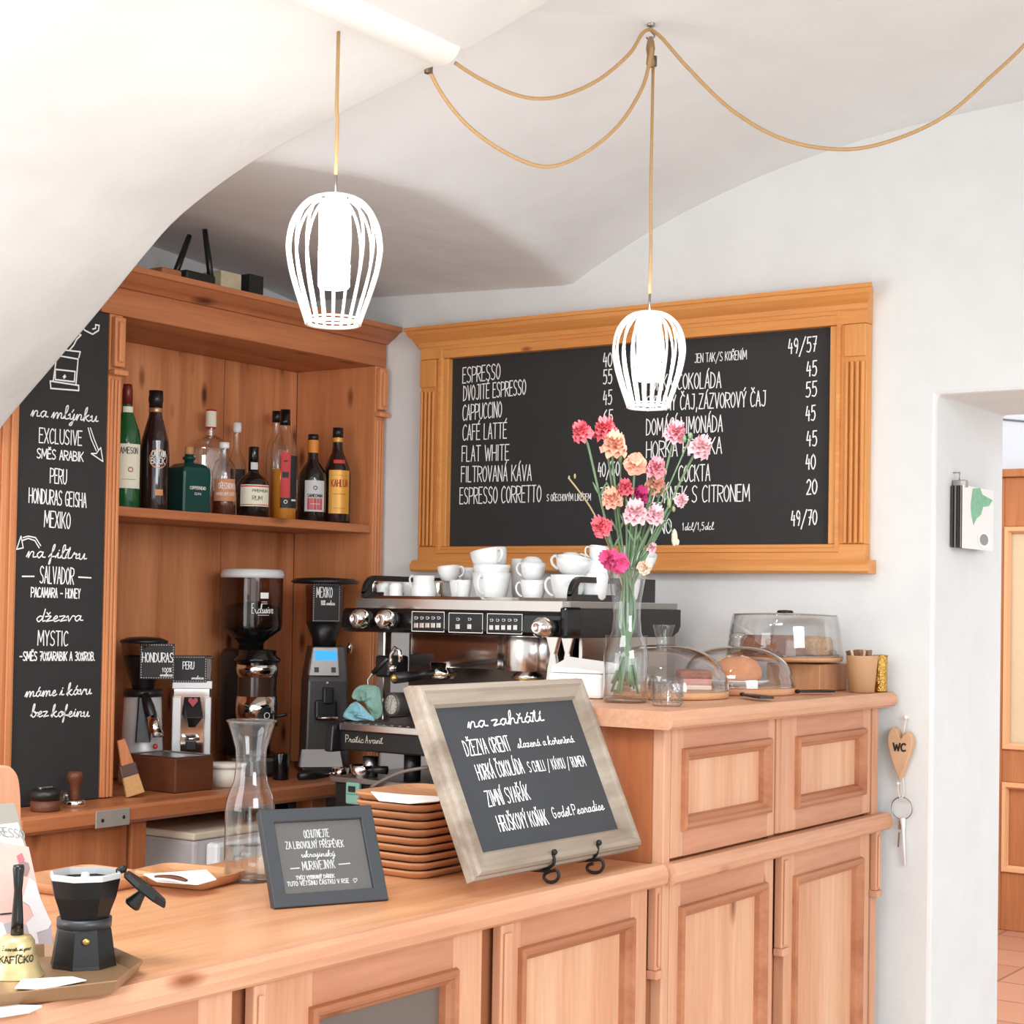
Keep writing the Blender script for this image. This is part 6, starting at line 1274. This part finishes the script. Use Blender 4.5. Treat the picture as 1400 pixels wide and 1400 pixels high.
# ---------------------------------------------------------------- WC heart and keys on the wall
n1 = ony(1241, 981, WY-.001); hc = ony(1233, 1030, WY-.016)
t = thing('wooden_heart_sign', 'small wooden heart sign hanging from a nail beside the bar', 'sign', (hc.x, WY-.016, hc.z)); s = pxm(hc)
hp_ = [(0, -36), (-6, -24), (-12, -8), (-17, 10), (-17.5, 22), (-14, 32), (-9, 35), (-4, 29), (0, 20), (5, 27), (10, 30), (15, 25), (17, 14), (13, 0), (7, -18)]
obj('heart', M().prism([((-(-x))/s, z/s) for x, z in smooth_pl(hp_+[hp_[0]], 4)[:-1]], 'y', -.011, .011), mat('raw_wood', srgb(206,166,130), .7, var=.25, scale=24), t, bevel=.005, seg=3)
hfP = Plane((hc.x, WY-.0275, hc.z), (1,0,0), (0,0,1), .0006); hfP.line(t, 'WC', (1221.5, 1026), (1238, 1027), 10, .0035, False, 'lettering', inkb)
obj('string', M().tube([(n1.x, WY-.008, n1.z), (n1.x-.002, WY-.014, n1.z-.02), (n1.x-.006, WY-.016, hc.z+.026)], .0016, 6), ROPE, t, world=True)
tag(obj('wall_nail', M().tube([(n1.x, WY+.002, n1.z), (n1.x, WY-.012, n1.z+.001)], [.0022, .0022], 8).blob((n1.x, WY-.012, n1.z+.001), .0045, 10), WHITEP), 'white nail head in the wall above the wooden heart', 'nail')
n2 = ony(1230, 1071, WY-.001)
tag(obj('wall_nail', M().tube([(n2.x, WY+.002, n2.z), (n2.x, WY-.012, n2.z+.001)], .0018, 8).blob((n2.x, WY-.012, n2.z+.001), .0035, 10), WHITEP), 'white nail head in the wall just under the tip of the heart', 'nail')
rc = ony(1233, 1105, WY-.012); R = 15/s
t = thing('key_ring', 'steel ring with two keys hanging from white string under the heart', 'keys', (rc.x, WY-.012, rc.z))
obj('ring', M().tube([(R*math.cos(2*PI*k/32), 0, R*math.sin(2*PI*k/32)) for k in range(32)], .0013, 8, True), DSTEEL, t)
obj('string', M().tube(smooth_tri([(n2.x, WY-.011, n2.z), (n2.x+.001, WY-.013, n2.z-.015), (rc.x-.001, WY-.016, rc.z+R-.003), (rc.x+.004, WY-.013, rc.z+R+.012), (n1.x-.006, WY-.012, hc.z-.045)]), .0015, 6), ROPE, t, world=True)
a = ony(1234, 1118, WY-.014); b = ony(1237, 1184, WY-.010); m = M().tube([a, a+(b-a)*.3, b], [.006, .003, .0028], 8); obj('key_tag', m, WHITEP, t, world=True, label='long white key tag')
a = ony(1231, 1121, WY-.016); b = ony(1228, 1158, WY-.012); obj('key', M().slab(a-Vector((.003,0,0)), (1,0,0), (b-a).normalized(), .006, .02, (0,-1,0), .0015).slab(a+(b-a)*.45-Vector((.0015,0,0)), (1,0,0), (b-a).normalized(), .003, (b-a).length*.55, (0,-1,0), .0015), DSTEEL, t, world=True)
# ---------------------------------------------------------------- hanging calendar on the door jamb
t = thing('wall_calendar', 'small hanging photo calendar with green leaves clipped to the white door jamb', 'calendar', (JX, 3.6, 1.55))
K = [onx(*q, JX+.028) for q in ((1316,663),(1358,671),(1354,755),(1312,749))]
ya, yb = K[0].y, K[1].y; zt1, zb1 = K[0].z, K[3].z
obj('front_sheet', M().slab((JX+.028, ya, zb1), (0,1,0), (0,0,1), yb-ya, zt1-zb1, (1,0,0), .001), PAPER, t, world=True)
for k, (c_, x) in enumerate((((64,60,60), .004), ((120,112,108), .010), ((52,50,52), .016), ((150,140,132), .021))):
    obj('back_sheet', M().slab((JX+x, ya+.002*k, zb1+.002), (0,1,0), (0,0,1), yb-ya-.02, zt1-zb1-.002, (1,0,0), .003), mat('calendar_page_%d' % k, srgb(*c_), .7), t, world=True)
cp = Plane((JX+.0292, ya, zb1), (0,1,0), (0,0,1), .0004)
gl = mat('leaf_print', srgb(136,190,156), .8, var=.3, scale=60)
cp.poly(t, [(1330,668),(1340,667),(1343,676),(1357,684),(1352,692),(1344,693),(1341,704),(1335,709),(1331,718),(1328,705),(1327,690)], 'leaf_print', gl, .0003)
cc = cp.uv(1345, 738); m = M(); r0 = .018
m.add([cp.f(cc[0]+r0*2.2*math.cos(2*PI*k/28), cc[1]+r0*math.sin(2*PI*k/28)) for k in range(28)], [tuple(range(28))]); obj('cup_print', m, mat('cup_print_white', srgb(246,246,246), .8), t, world=True)
m = M(); m.add([cp.f(cc[0]+r0*1.5*math.cos(2*PI*k/28), cc[1]+r0*.68*math.sin(2*PI*k/28), 2) for k in range(28)], [tuple(range(28))]); obj('coffee_print', m, mat('coffee_print_grey', srgb(150,152,152), .8), t, world=True)
obj('clip', M().box(JX+.002, JX+.031, ya+.010, ya+.028, zt1-.004, zt1+.012), DSTEEL, t, world=True, bevel=.002)
obj('hanger', M().tube([(JX-.004, ya+.02, zt1+.028), (JX+.014, ya+.02, zt1+.028), (JX+.014, ya+.02, zt1+.008)], .0016, 6), DSTEEL, t, world=True)
